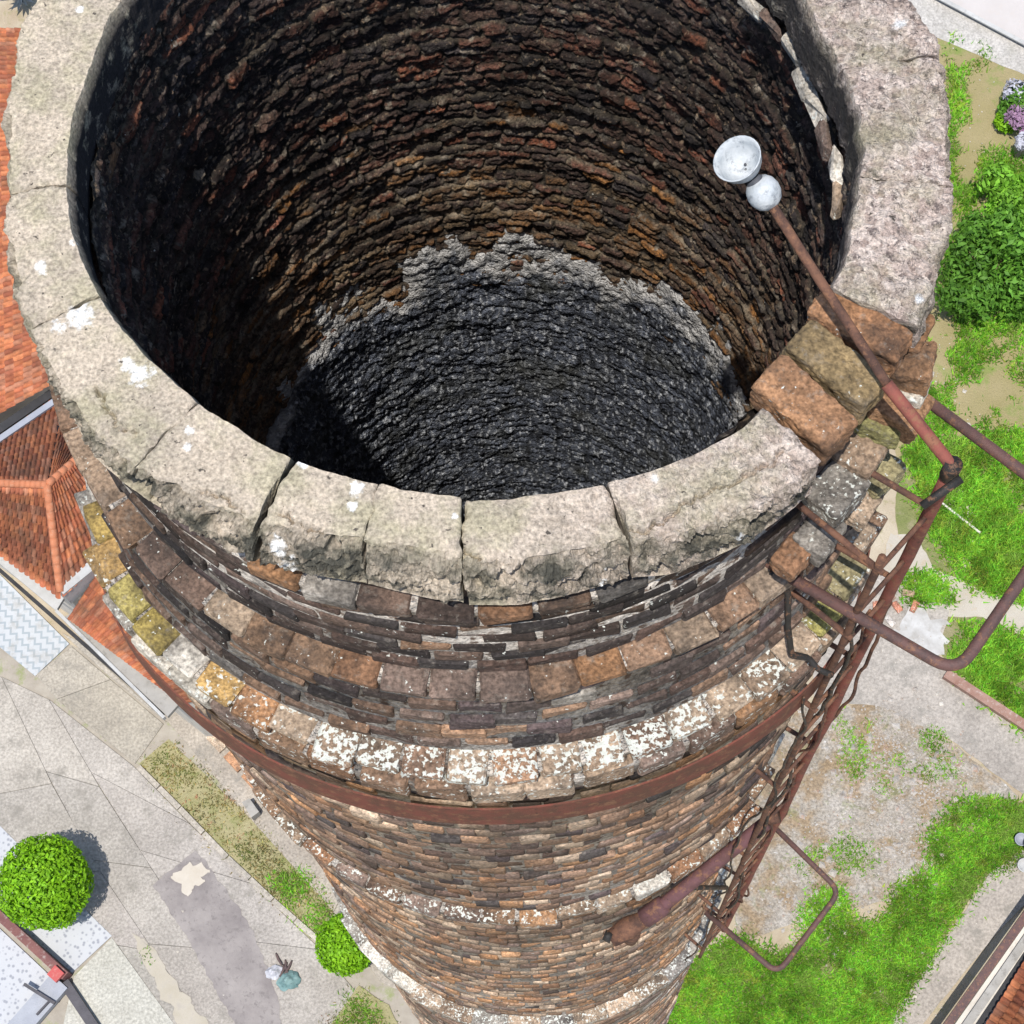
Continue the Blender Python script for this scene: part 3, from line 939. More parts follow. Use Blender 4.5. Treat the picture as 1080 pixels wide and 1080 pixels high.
# upper one is an open bowl looking up at the sky
bw = [(.004, -.052), (.030, -.047), (.052, -.030), (.066, -.004), (.073, .024), (.0755, .030), (.072, .031), (.064, .004), (.050, -.022), (.028, -.038), (.004, -.042)]
axb = np.array(CAM-L2); axb /= np.linalg.norm(axb)
V, F = lathe(bw, L2, axb*.80+CU*.42-CR*.34)
bowl = obj('lamp_bowl', V, F, M_LAMP, arm, True)
for dx, dy in ((.014, -.004),):
    ctr = L2+CR*dx+CU*dy
    V, F = lathe([(.0005, -.030), (.0045, -.030), (.0045, -.018), (.0005, -.018)], ctr-axb*.012, axb, 10)
    obj('lamp_pin', V, F, M_LAMPDK, bowl, True)

# lower lamp arm: faded pipe running along the shaft to a rusted fitting
A0 = pc(1.50, 316.0, -3.95); A1 = pc(1.52, 287.5, -4.38)
la = empty('lower_lamp_arm', A0, 'faded red thick pipe arm with burnt out rusty lamp fitting low on the chimney shaft', 'lamp')
A0 = at(808, 868, -4.0*U); A1 = at(690, 962, -4.35*U); A2 = at(664, 978, -4.42*U); A3 = at(645, 990, -4.45*U)
MB().tube(wobble([A0, A1], .006, 16, 9), .040, 14).build('arm', M_PURPLE, la, True)
MB().tube([A1-(A1-A0)*.10, A1-(A1-A0)*.06, A1+(A2-A1)*.4, A1+(A2-A1)*.42], [.048, .058, .058, .03], 14).build('sleeve', M_PURPLE, la, True)
MB().tube([A1, A1+(A2-A1)*.6, A2, A3], [.03, .05, .066, .05], 12).build('lamp_fitting', M_RUST, la, True)
MB().tube([A2, A2+np.array([.01, -.02, -.10]), A2+np.array([.01, -.03, -.26])], [.06, .055, .04], 12).build('lamp_stub', M_RUST, la, True)
MB().tube([A3+np.array([0, 0, .03]), A3+np.array([-.04, .02, .03])], [.034, .03], 10).build('lamp_cap', M_WIRE, la, True)
MB().tube([A0+np.array([.01, .03, .02]), A0+(A0-A1)*.10], [.05, .05], 10).build('arm_clamp', M_RUST, la, True)
MB().tube([A0+(A1-A0)*.72, A0+(A1-A0)*.72+np.array([.30, .10, -.75])], .014, 8).build('brace', M_WIRE, la, True)


# ================================================================== STRUCTURE: ground, paving, paths
def rag(pts, amp=4.0, step=7.0, seed=0, cell=16.0):
    """photo-pixel outline made uneven, so that patches do not end in straight cuts"""
    P = np.array(pts, float); out = []
    n = len(P)
    for i in range(n):
        a, b = P[i], P[(i+1) % n]
        m = max(1, int(np.linalg.norm(b-a)/step))
        for k in range(m): out.append(a+(b-a)*k/m)
    Q = np.array(out)
    d = np.stack([fbm(np.stack([Q[:, 0]/cell, Q[:, 1]/cell, np.full(len(Q), seed*9.7+q*40)], 1), 3)-.5 for q in (0, 1)], 1)
    return Q+d*amp*2
def sheet(name, px, lvl, mat, parent=None, ragged=0, seed=0, kind='structure', cell=16.0):
    Q = rag(px, ragged, min(6, cell*.4), seed, cell) if ragged else px
    V = [G(x, y, lvl*.004) for x, y in Q]
    a = sum(V[i][0]*V[(i+1) % len(V)][1]-V[(i+1) % len(V)][0]*V[i][1] for i in range(len(V)))
    f = list(range(len(V)))
    o = obj(name, V, [f if a > 0 else f[::-1]], mat, parent)
    if parent is None: tag(o, kind=kind)
    return o
def tinted(name, scale, c_lo, c_hi, c3=None, rough=.92, spots=0.5, bs=45, fine=38):
    m, nt, b = newmat(name, rough)
    n = N(nt)
    oi = n.objinfo()
    c = n.mix(n.ramp(n.noise(scale, 6, .65), .3, .7), c_lo, c_hi)
    c = n.mix(1.0, c, oi.outputs['Color'], 'MULTIPLY')
    c = n.mix(1.0, c, n.gray(n.ramp(n.noise(fine*.6, 2, .65), .3, .7, .74, 1.24)), 'MULTIPLY')
    if c3: c = n.mix(n.math('MULTIPLY', n.ramp(n.noise(scale*2.3, 6, .72), .53, .68), spots), c, c3)
    n.link(c, b.inputs['Base Color'])
    n.link(n.bump(n.noise(bs, 5, .7), .5, .02), b.inputs['Normal'])
    return m
M_CONC = tinted('weathered_concrete', 1.1, (.27, .25, .225), (.39, .365, .33), (.21, .195, .17), spots=.8)
M_EARTH = plain('dry_earth', (.34, .27, .185), (.46, .40, .30), 1.3, .95, (.26, .24, .12), 5, .8, 30, .03)
M_TAN = plain('dry_grass_soil', (.26, .225, .10), (.34, .28, .155), .9, .95, (.16, .24, .045), 1.3, .9, 26, .04)
M_SAND = plain('sandy_path', (.35, .31, .25), (.42, .385, .325), 1.6, .95, (.38, .31, .22), 8, .6, 30, .02)
def yard_mat():
    m, nt, b = newmat('rubble_dirt', .95)
    n = N(nt)
    c = n.mix(n.ramp(n.noise(1.5, 6, .65), .34, .66), (.27, .235, .185), (.40, .365, .32))
    c = n.mix(n.math('MULTIPLY', n.ramp(n.noise(1.9, 5, .7), .46, .60), .75), c, (.27, .185, .10))
    c = n.mix(n.math('MULTIPLY', n.ramp(n.noise(3.1, 5, .7, dist=.5), .57, .68), .6), c, (.17, .19, .07))
    c = n.mix(n.ramp(n.noise(9, 3, .65), .66, .72), c, (.52, .50, .47))
    c = n.mix(1.0, c, n.gray(n.ramp(n.noise(24, 2, .65), .3, .7, .7, 1.3)), 'MULTIPLY')
    n.link(c, b.inputs['Base Color'])
    n.link(n.bump(n.noise(18, 4, .7), 1.0, .05), b.inputs['Normal'])
    return m
M_DIRT = yard_mat()
M_TURF = plain('turf_soil', (.17, .20, .06), (.27, .26, .12), 2.6, .95, (.33, .28, .18), 2.4, 1.0, 18, .06)
M_STRIP = plain('parched_turf', (.30, .28, .135), (.40, .36, .21), 3.5, .95, (.17, .22, .05), 1.6, 1.0, 22, .05)
M_ASPH = plain('old_tar_patch', (.19, .17, .165), (.29, .265, .25), 1.8, .95, (.15, .135, .13), 12)
M_CREAM = plain('cream_screed', (.42, .375, .31), (.47, .43, .37), 5)
M_WHITE = plain('white_wash', (.34, .335, .32), (.46, .46, .445), 2.4, .8, (.28, .275, .26), 9)
M_TERR = plain('terrace_paint', (.41, .38, .36), (.47, .44, .42), .9, .8, (.44, .40, .37), 6)
M_GREYP = tinted('grey_path', 1.4, (.36, .34, .31), (.45, .43, .40), (.28, .27, .23))

gs = obj('ground', [(-350, -350, ZG), (350, -350, ZG), (350, 350, ZG), (-350, 350, ZG)], [(0, 1, 2, 3)], M_EARTH)
tag(gs, kind='structure')

# --- paved yard, lower left: large concrete panels with open joints
pav = sheet('pavement', [(-70, 640), (75, 680), (200, 738), (500, 1010), (520, 1150), (-70, 1150)], 1, plain('joint_dirt', (.27, .24, .20), (.35, .32, .27), 4, .95, (.2, .24, .08), 3))
def panel(q, tint, parent=pav, top=.030, mat=M_CONC, gap=.004, name='paving_slab'):
    P = [G(x, y)[:2] for x, y in q]
    c = sum(P)/len(P)
    P = [c+(p-c)*(1-gap/np.linalg.norm(p-c)) for p in P]
    z0, z1 = ZG+.006, ZG+top
    n = len(P)
    In = [c+(p-c)*(1-.008/np.linalg.norm(p-c)) for p in P]
    V = [(p[0], p[1], z0) for p in P]+[(p[0], p[1], z1-.006) for p in P]+[(p[0], p[1], z1) for p in In]
    F = []
    for i in range(n):
        j = (i+1) % n
        F += [(i, j, n+j, n+i), (n+i, n+j, 2*n+j, 2*n+i)]
    F.append(tuple(range(2*n, 3*n)))
    a = sum(P[i][0]*P[(i+1) % n][1]-P[(i+1) % n][0]*P[i][1] for i in range(n))
    if a < 0: F = [f[::-1] for f in F]
    o = obj(name, V, F, mat, parent)
    o.color = (*tint, 1)
    return o
def strip(A, B, cuts, base):
    A = np.array(A, float); B = np.array(B, float)
    def ev(L, t):
        s = np.concatenate([[0], np.cumsum(np.linalg.norm(np.diff(L, axis=0), axis=1))]); s /= s[-1]
        return np.array([np.interp(t, s, L[:, 0]), np.interp(t, s, L[:, 1])])
    for t0, t1 in zip(cuts[:-1], cuts[1:]):
        k = base*rng.uniform(.9, 1.07)
        panel([ev(A, t0), ev(B, t0), ev(B, t1), ev(A, t1)], (k, k*rng.uniform(.975, 1.0), k*rng.uniform(.95, .99)))
strip([(-45, 715), (-45, 838), (22, 893), (118, 988), (205, 1110)], [(2, 714), (80, 880), (150, 985), (235, 1110)], [0, .27, .5, .72, 1], 1.0)
strip([(2, 714), (80, 880), (150, 985), (235, 1110)], [(52, 738), (112, 842), (205, 985), (290, 1110)], [0, .24, .47, .7, 1], 1.02)
strip([(52, 738), (112, 842), (205, 985), (290, 1110)], [(142, 809), (215, 884), (330, 992), (430, 1110)], [0, .2, .42, .66, 1], 1.0)
panel([(38, 712), (76, 682), (117, 717), (60, 738)], (.98, .96, .90)); panel([(60, 738), (117, 717), (173, 764), (143, 806)], (.97, .95, .88))
panel([(66, 668), (82, 676), (176, 762), (117, 715)], (.99, .97, .92))
panel([(176, 760), (204, 742), (290, 830), (268, 868)], (1.02, .97, .90)); panel([(268, 868), (290, 830), (372, 925), (352, 962)], (1.0, .95, .88))
panel([(352, 962), (372, 925), (440, 1010), (450, 1060), (400, 1035)], (1.0, .96, .9))
sheet('grass_strip', [(147, 805), (178, 779), (268, 868), (352, 960), (336, 988), (240, 903)], 3, M_STRIP, None, 1.5, 1)
sheet('grass_strip', [(335, 1100), (378, 1040), (410, 1060), (430, 1100)], 8.5, M_STRIP, None, 2, 2)
sheet('tar_patch', [(161, 934), (207, 896), (238, 938), (268, 985), (292, 1050), (300, 1090), (252, 1090), (225, 1040), (195, 985)], 9, M_ASPH, None, 3, 3, cell=7)
sheet('cream_patch', [(184, 920), (193, 917), (199, 909), (205, 914), (213, 911), (221, 921), (212, 926), (216, 932), (204, 934), (199, 946), (191, 941), (188, 930), (179, 926)], 11, M_CREAM, None, 4, 4, cell=5)
sheet('sand_drift', [(140, 985), (165, 1000), (195, 1050), (235, 1100), (205, 1100), (170, 1050)], 9.5, plain('sand_film', (.35, .315, .25), (.40, .365, .305), 3, .95, (.33, .30, .26), 6), None, 9, 5, cell=9)
# pale kerb stones along the grass strip
KP = [(146, 809), (190, 853), (240, 905), (288, 950), (336, 992)]
KS = empty('kerb', G(240, 905), 'low pale concrete kerb along the near side of the grass strip', 'kerb')
for i in range(len(KP)-1):
    for k in range(2):
        a = np.array(KP[i])+(np.array(KP[i+1])-np.array(KP[i]))*k/2; b = np.array(KP[i])+(np.array(KP[i+1])-np.array(KP[i]))*(k+1)/2
        p, q = G(*a)[:2], G(*b)[:2]
        d = (q-p)/np.linalg.norm(q-p); nn = np.array([-d[1], d[0]])*.045
        p = p+d*.012; q = q-d*.012
        o = MB().prism([p+nn, q+nn, q-nn, p-nn], ZG+.005, ZG+.055+.012*random.random()).build('kerb_stone', M_CONC, KS)
        o.color = (1.15, 1.12, 1.06, 1)
# brick edging beside the foot of the stack
BE = empty('brick_edging', G(250, 812), 'row of pale orange bricks laid on the paving beside the chimney shaft', 'edging')
for k in range(7):
    t = k/6
    c = np.array([222+t*112, 776+t*122]); c2 = c+np.array([14.5, 15.8])
    p, q = G(*c)[:2], G(*c2)[:2]
    d = (q-p)/np.linalg.norm(q-p); nn = np.array([-d[1], d[0]])*.085
    o = MB().prism([p+nn, q+nn, q-nn, p-nn], ZG+.02, ZG+.11).build('brick', M_BRICK, BE)
    o.color = (.50, .27, .15, .25) if k % 3 else (.52, .40, .29, .4)

# patterned white paving
def zig_mat():
    m, nt, b = newmat('zigzag_tiles', .6)
    n = N(nt)
    e = G(0, 0)
    u = G(72, 680)-G(0, 612); u /= np.linalg.norm(u); v = np.array([-u[1], u[0], 0])
    def dotp(w):
        q = nt.nodes.new('ShaderNodeVectorMath'); q.operation = 'DOT_PRODUCT'
        n.link(n.pos.outputs['Position'], q.inputs[0]); q.inputs[1].default_value = tuple(w)
        return q.outputs['Value']
    x, y = dotp(u), dotp(v)
    tri = n.math('PINGPONG', n.math('ADD', x, 40.0), .075)
    w = n.math('FRACT', n.math('DIVIDE', n.math('ADD', n.math('ADD', y, 60.0), n.math('MULTIPLY', tri, 1.0)), .155))
    f = n.ramp(n.math('PINGPONG', w, .5), .30, .36)
    c = n.mix(f, n.mix(n.noise(3, 4), (.36, .385, .405), (.43, .445, .46)), (.27, .305, .33))
    c = n.mix(n.math('MULTIPLY', n.ramp(n.noise(4, 4, .7), .5, .66), .5), c, (.28, .265, .235))
    n.link(c, b.inputs['Base Color'])
    return m
sheet('zigzag_paving', [(-40, 570), (0, 606), (73, 679), (37, 713), (-40, 650)], 9, zig_mat())
def dot_mat():
    m, nt, b = newmat('dotted_tiles', .55)
    n = N(nt)
    d = n.voro(13.0, 'F1', 'Distance')
    c = n.mix(n.ramp(d, .22, .40), (.24, .25, .28), n.mix(n.noise(2, 4), (.37, .38, .40), (.43, .44, .455)))
    n.link(c, b.inputs['Base Color'])
    return m
M_DOT = dot_mat()
sheet('dotted_paving', [(-40, 835), (0, 871), (22, 893), (118, 987), (76, 1026), (-40, 925)], 10, M_DOT)
sheet('dotted_paving', [(-40, 942), (58, 1034), (6, 1095), (-40, 1095)], 10, M_DOT)
sheet('grey_apron', [(118, 989), (205, 1110), (60, 1110), (78, 1030)], 10, M_GREYP).color = (.98, 1.0, .95, 1)
# brown upstand between the white floors, with a red end block
p0, p1 = G(-40, 928), G(74, 1032)
d = (p1-p0)[:2]; d /= np.linalg.norm(d); nn = np.array([-d[1], d[0]])*.07
bw_ = MB().prism([p0[:2]+nn, p1[:2]+nn, p1[:2]-nn, p0[:2]-nn], ZG+.02, ZG+.34).build('low_brown_wall', plain('brown_paint', (.13, .055, .055), (.20, .09, .08), 4, .7, (.35, .30, .28), 9))
tag(bw_, 'low narrow brown wall between the two white dotted floors', 'low wall')
c = G(65, 1030)[:2]
rb_ = MB().prism([c+d*.11+nn*1.35, c+d*.11-nn*1.35, c-d*.09-nn*1.35, c-d*.09+nn*1.35], ZG+.345, ZG+.43).build('red_block', plain('red_paint', (.45, .07, .07), (.36, .09, .08), 6, .6, (.5, .25, .22), 12))
tag(rb_, 'small red block on the end of the low brown wall', 'block')
gb = empty('metal_beam', G(38, 1060), 'pale grey metal beam with a dark cross bar at the lower left corner', 'beam')
M_ZINC = plain('zinc', (.24, .255, .29), (.31, .325, .36), 3, .45, (.26, .27, .30), 14)
M_DKST = plain('dark_steel', (.045, .043, .05), (.08, .075, .085), 6, .5)
def bar(P, w, h, z, mat, name, parent):
    p, q = [np.asarray(a)[:2] for a in P]
    d = (q-p)/np.linalg.norm(q-p); nn = np.array([-d[1], d[0]])*w/2
    return MB().prism([p+nn, q+nn, q-nn, p-nn], z, z+h).build(name, mat, parent)
bar((G(66, 1036), G(0, 1112)), .36, .16, ZG+.05, M_ZINC, 'beam', gb)
bar((G(30, 1040), G(62, 1060)), .05, .06, ZG+.225, M_DKST, 'cross_bar', gb)
bar((G(43, 1072), G(56, 1058)), .03, .05, ZG+.225, M_DKST, 'slot', gb)
db = bar((G(70, 1037), G(112, 1100)), .16, .10, ZG+.07, M_DKST, 'dark_bar', None)  # narrow dark bar laid along the apron
tag(db, 'long dark bar lying on the grey apron beside the red block', 'beam')

# --- right-hand side
sheet('dry_yard', [(930, 30), (1130, 60), (1130, 560), (960, 560), (930, 400)], 1, M_TAN)
sheet('grey_path', [(900, -60), (960, -30), (1130, 62), (1130, 100), (1040, 62), (985, 38), (930, 40)], 2, M_GREYP, None, 1.5, 7)
tv = MB().prism([G(x, y)[:2] for x, y in [(985, -2), (1160, 92), (1160, -200), (930, -200), (930, -35)]], ZG+.01, ZG+.10).build('terrace', M_TERR)
tag(tv, kind='structure')
tk = bar((G(975, -10, .1), G(1160, 89, .1)), .085, .03, ZG+.105, M_WHITE, 'terrace_kerb', None)
tag(tk, 'thin white painted kerb edging the pale terrace at the top right', 'kerb')
sheet('lawn', [(950, 470), (1130, 440), (1130, 800), (1075, 765), (1000, 700), (960, 640), (945, 560)], 2, M_TURF, None, 5, 9)
sheet('sandy_path', [(938, 560), (968, 566), (985, 600), (1020, 615), (1060, 634), (1130, 660), (1130, 690), (1070, 668), (1030, 650), (1000, 650), (955, 640), (930, 600)], 3, M_SAND, None, 5, 10)
sheet('sandy_path', [(985, 505), (1005, 500), (1030, 545), (1036, 585), (1018, 600), (1010, 560)], 3.5, M_SAND, None, 5, 11)
sheet('concrete_pad', [(850, 640), (900, 615), (955, 600), (1002, 640), (990, 690), (1000, 712), (1130, 800), (1130, 870), (1075, 835), (1000, 778), (930, 745), (860, 740)], 4, M_CONC, None, 3, 12).color = (.98, .95, .92, 1)
sheet('limewash_patch', [(938, 668), (958, 645), (975, 640), (997, 658), (996, 684), (985, 697), (962, 688)], 5, plain('limewash', (.31, .295, .27), (.47, .465, .45), 3.5, .9, (.30, .28, .25), 6), None, 12, 13, cell=8)
sheet('rubble_yard', [(780, 1000), (770, 900), (840, 745), (930, 742), (1000, 780), (1075, 838), (1060, 860), (985, 905), (945, 950), (850, 965)], 3, M_DIRT, None, 5, 14)
TURF_NEAR = [(690, 1130), (700, 1040), (742, 1010), (775, 985), (820, 1010), (845, 990), (848, 955), (868, 938), (890, 945), (905, 975), (940, 968), (948, 938), (985, 912), (978, 882), (1005, 850), (1045, 838), (1130, 860), (1130, 880), (1040, 922), (1000, 985), (935, 1085), (900, 1130)]
sheet('lawn', TURF_NEAR, 5, M_TURF, None, 9, 15)
sheet('concrete_walk', [(905, 1130), (940, 1075), (1002, 985), (1045, 920), (1130, 862), (1130, 905), (1050, 985), (965, 1090), (940, 1130)], 6, M_CONC, None, 1.5, 16).color = (1.0, .96, .93, 1)
# red-brown kerb by the pad
kb = bar((G(996, 712), G(1130, 800)), .16, .12, ZG+.018, plain('oxide_kerb', (.22, .12, .09), (.30, .19, .15), 5, .85, (.4, .34, .3), 14), 'oxide_kerb', None)
tag(kb, 'red brown kerb between the concrete pad and the lawn on the right', 'kerb')
# pale stick fallen on the lawn
o = MB().tube(wobble([G(980, 520, .05), G(1034, 562, .07)], .03, 12, 3), .022, 7).build('fallen_stick', plain('bleached_wood', (.52, .50, .44), (.62, .60, .54), 9), None, True)
tag(o, 'long pale bleached stick lying on the lawn right of the ladder', 'stick')
bl = MB()
for k in range(7):
    c = G(*[(924, 640), (938, 632), (940, 612), (946, 640), (958, 626), (938, 655), (964, 640)][k], .04)
    V = brick_local(.10, .05, .035, .008, .008, rng)[0]
    a = rng.uniform(0, 3); V = np.stack([V[:, 0]*math.cos(a)-V[:, 1]*math.sin(a), V[:, 0]*math.sin(a)+V[:, 1]*math.cos(a), V[:, 2]], 1)
    o = obj('fallen_brick', V+c, [list(f) for f in _F]+[list(f) for f in _T], M_BRICK)
    o.color = (*[(.50, .21, .13), (.46, .30, .22), (.62, .56, .50)][k % 3], .4)
    tag(o, ['loose red brick on the concrete pad, nearest the ladder of its scatter', 'loose brown brick lying flat among the scatter on the concrete pad', 'loose pale brick at the upper edge of the scatter on the concrete pad',
            'loose red brick in the middle of the scatter on the concrete pad', 'loose brown brick at the right of the scatter on the concrete pad', 'loose pale brick at the lower edge of the scatter on the concrete pad',
            'loose red brick farthest right in the scatter on the concrete pad'][k], 'brick', 'loose bricks on the pad')

# rubble: crumbs nobody could count
def crumbs(name, areas, n, smin, smax, mat, seed):
    rs = np.random.default_rng(seed)
    V, F = [], []
    for k in range(n):
        x, y, sx, sy = areas[rs.integers(len(areas))]
        px, py = x+rs.normal()*sx, y+rs.normal()*sy
        c = G(px, py, .02)
        s = rs.uniform(smin, smax)*(1+2*(rs.random() < .06))
        P = rs.normal(0, 1, (6, 3)); P /= np.linalg.norm(P, axis=1)[:, None]
        P = np.array([(1, 0, 0), (-1, 0, 0), (0, 1, 0), (0, -1, 0), (0, 0, .7), (0, 0, -.7)])*rs.uniform(.6, 1.3, (6, 1))*s
        a = rs.uniform(0, 6.28); ca, sa = math.cos(a), math.sin(a)
        P = np.stack([P[:, 0]*ca-P[:, 1]*sa, P[:, 0]*sa+P[:, 1]*ca, P[:, 2]], 1)+c
        b = len(V); V += P.tolist()
        F += [(b+i, b+j, b+k2) for i, j, k2 in ((0, 2, 4), (2, 1, 4), (1, 3, 4), (3, 0, 4), (2, 0, 5), (1, 2, 5), (3, 1, 5), (0, 3, 5))]
    o = obj(name, V, F, mat)
    return o
o = crumbs('rubble', [(960, 800, 30, 28), (985, 830, 24, 22), (925, 790, 25, 25), (900, 870, 40, 40), (960, 900, 18, 22), (860, 960, 30, 20)], 2200, .010, .030, plain('rubble_stone', (.28, .24, .20), (.46, .43, .39), 14, .9, (.34, .19, .12), 6), 3)
tag(o, 'scattered pale stone crumbs on the dirt yard right of the chimney', 'rubble', kind='stuff')
o = crumbs('grit', [(100, 900, 90, 90), (200, 1000, 60, 60), (950, 1030, 30, 40), (1030, 170, 30, 90), (1000, 420, 20, 40), (960, 690, 30, 30)], 500, .008, .018, plain('grit_stone', (.35, .31, .25), (.6, .56, .5), 14), 4)
tag(o, 'fine grit strewn over paving and bare soil', 'grit', kind='stuff')

# ================================================================== VEGETATION
def leaf_mat(name, c1, c2, c3):
    m, nt, b = newmat(name, .6)
    n = N(nt)
    a = n.attr('tint')
    c = n.mix(1.0, n.mix(n.ramp(n.noise(7, 4), .3, .7), c1, c2), a.outputs['Color'], 'MULTIPLY')
    c = n.mix(n.ramp(n.noise(2.1, 3), .56, .7), c, c3)
    n.link(c, b.inputs['Base Color'])
    b.inputs['Specular IOR Level'].default_value = .3
    t = nt.nodes.new('ShaderNodeBsdfTranslucent'); n.link(c, t.inputs['Color'])
    mx = nt.nodes.new('ShaderNodeMixShader'); mx.inputs[0].default_value = .3
    n.link(b.outputs[0], mx.inputs[1]); n.link(t.outputs[0], mx.inputs[2])
    n.link(mx.outputs[0], nt.nodes['Material Output'].inputs['Surface'])
    return m
M_GRASS = leaf_mat('grass_blades', (.16, .40, .03), (.24, .48, .045), (.26, .42, .07))
M_DRYGR = leaf_mat('dry_grass_blades', (.24, .24, .08), (.36, .33, .16), (.16, .22, .05))
def inpoly(P, poly):
    poly = np.asarray(poly, float); x, y = P[:, 0], P[:, 1]
    ins = np.zeros(len(P), bool); j = len(poly)-1
    for i in range(len(poly)):
        xi, yi = poly[i]; xj, yj = poly[j]
        ins ^= ((yi > y) != (yj > y)) & (x < (xj-xi)*(y-yi)/(yj-yi+1e-12)+xi)
        j = i
    return ins
def blades(name, polys, n, hmin, hmax, wd, mat, seed, label, thin=None, edge=11):
    rs = np.random.default_rng(seed)
    pts = []
    ar = [abs(sum(p[i][0]*p[(i+1) % len(p)][1]-p[(i+1) % len(p)][0]*p[i][1] for i in range(len(p)))) for p in polys]
    for p, a in zip(polys, ar):
        q = np.asarray(p, float); lo, hi = q.min(0), q.max(0)
        m = int(n*a/sum(ar)*2.6)
        S = lo+(hi-lo)*rs.random((m, 2))
        S = S+rs.normal(0, 2.0, S.shape)
        k = inpoly(S+rs.normal(0, 6, S.shape), rag(p, edge, 6, seed))
        f = fbm(np.stack([S[:, 0]/30, S[:, 1]/30, np.full(m, seed*3.3)], 1), 4)
        k &= f+rs.normal(0, .06, m) > (thin if thin else .22)
        pts.append(S[k])
    S = np.concatenate(pts)
    d = _fw+((S[:, 0]-540)/F_PX)[:, None]*CR-((S[:, 1]-540)/F_PX)[:, None]*CU
    B = CAM+((ZG+.01-CAM[2])/d[:, 2])[:, None]*d
    m = len(B)
    a = rs.uniform(0, 2*np.pi, m); h = rs.uniform(hmin, hmax, m); lean = rs.uniform(.2, 1.1, m)
    la = rs.uniform(0, 2*np.pi, m)
    sd_ = np.stack([np.cos(a), np.sin(a), 0*a], 1)*(wd*rs.uniform(.6, 1.4, m))[:, None]
    tip = B+np.stack([np.cos(la)*lean*h, np.sin(la)*lean*h, h], 1)
    V = np.stack([B-sd_, B+sd_, tip], 1).reshape(-1, 3)
    F = np.arange(3*m).reshape(-1, 3)
    t = rs.uniform(.6, 1.35, (m, 1))*np.array([[1, 1, 1]])
    t[:, 0] *= rs.uniform(.75, 1.35, m)
    pat = fbm(np.stack([S[:, 0]/22, S[:, 1]/22, np.full(m, seed+.5)], 1), 4)
    t *= (.68+.68*sstep(.3, .65, pat))[:, None]
    dry = (sstep(.55, .68, fbm(np.stack([S[:, 0]/15, S[:, 1]/15, np.full(m, seed+9.5)], 1), 4)) > rs.random(m))[:, None]
    t = np.where(dry, t*np.array([[1.25, .9, 1.3]]), t)
    tc = np.repeat(np.concatenate([t, np.ones((m, 1))], 1), 3, axis=0)
    o = obj(name, V, F, mat, None, False, {'tint': tc})
    return tag(o, label, 'grass', kind='stuff')
blades('grass', [TURF_NEAR], 74000, .04, .11, .015, M_GRASS, 21, 'bright green grass at the lower right beside the chimney', .24)
blades('grass', [[(950, 475), (1110, 450), (1110, 640), (1040, 625), (1005, 600), (985, 560)], [(1000, 655), (1060, 665), (1110, 690), (1110, 785), (1075, 765), (1005, 700)], [(945, 600), (985, 605), (1010, 640), (960, 640)]], 26000, .05, .14, .017, M_GRASS, 22, 'bright green grass on the right between path and pad', .34)
blades('grass', [[(985, 50), (1010, 70), (1025, 130), (1000, 150)], [(1000, 35), (1050, 55), (1030, 80), (1010, 70)], [(985, 330), (1090, 330), (1090, 480), (960, 480)], [(995, 60), (1015, 60), (1025, 160), (1005, 190)], [(1000, 160), (1090, 150), (1090, 330), (990, 330)]], 17000, .05, .13, .014, M_GRASS, 23, 'patchy green grass of the yard at the upper right', .47)
blades('grass', [[(147, 805), (178, 779), (268, 868), (352, 960), (336, 988), (240, 903)], [(335, 1100), (378, 1040), (430, 1100)]], 9000, .03, .09, .012, M_DRYGR, 24, 'parched grass in the narrow strip left of the chimney', .4)
blades('grass', [[(280, 925), (318, 915), (352, 962), (336, 986)], [(345, 1095), (380, 1045), (415, 1095)], [(148, 1000), (158, 1000), (164, 1016), (154, 1014)]], 2500, .04, .12, .014, M_GRASS, 25, 'green grass tufts at the near end of the strip', .42)
blades('grass', [[(880, 745), (1000, 770), (1020, 840), (900, 830)], [(830, 900), (900, 860), (940, 930), (860, 960)]], 6000, .03, .09, .012, M_GRASS, 26, 'sparse weeds in the rubble of the dirt yard', .53)

def crown(c, rx, rz, n, ls, seed, lobes=0.0, flat=1.0, inner=.72):
    """leaf faces spread through a ball: returns V, F, tint"""
    rs = np.random.default_rng(seed)
    D = rs.normal(0, 1, (n, 3)); D /= np.linalg.norm(D, axis=1)[:, None]
    rad = inner+(1-inner)*rs.random(n)**.6
    if lobes:
        rad *= 1-lobes+2*lobes*fbm(D*2.1+seed, 3)
    P = c+D*np.array([rx, rx, rz*flat])*rad[:, None]
    nrm = D+rs.normal(0, .55, (n, 3)); nrm /= np.linalg.norm(nrm, axis=1)[:, None]
    t = rs.normal(0, 1, (n, 3)); t -= (t*nrm).sum(1)[:, None]*nrm; t /= np.linalg.norm(t, axis=1)[:, None]
    b = np.cross(nrm, t)
    s = ls*rs.uniform(.6, 1.4, (n, 1))
    V = np.stack([P-t*s, P+b*s*.45+nrm*s*.15, P+t*s, P-b*s*.45+nrm*s*.15], 1).reshape(-1, 3)
    F = np.arange(4*n).reshape(-1, 4)
    k = rs.uniform(.65, 1.3, (n, 1))*np.array([[1, 1, 1]])
    tc = np.repeat(np.concatenate([k, np.ones((n, 1))], 1), 4, axis=0)
    return V, F, tc
M_TOP = leaf_mat('topiary_leaf', (.16, .38, .010), (.26, .50, .015), (.20, .42, .012))
M_BUSH = leaf_mat('bush_leaf', (.07, .19, .02), (.15, .33, .035), (.10, .24, .03))
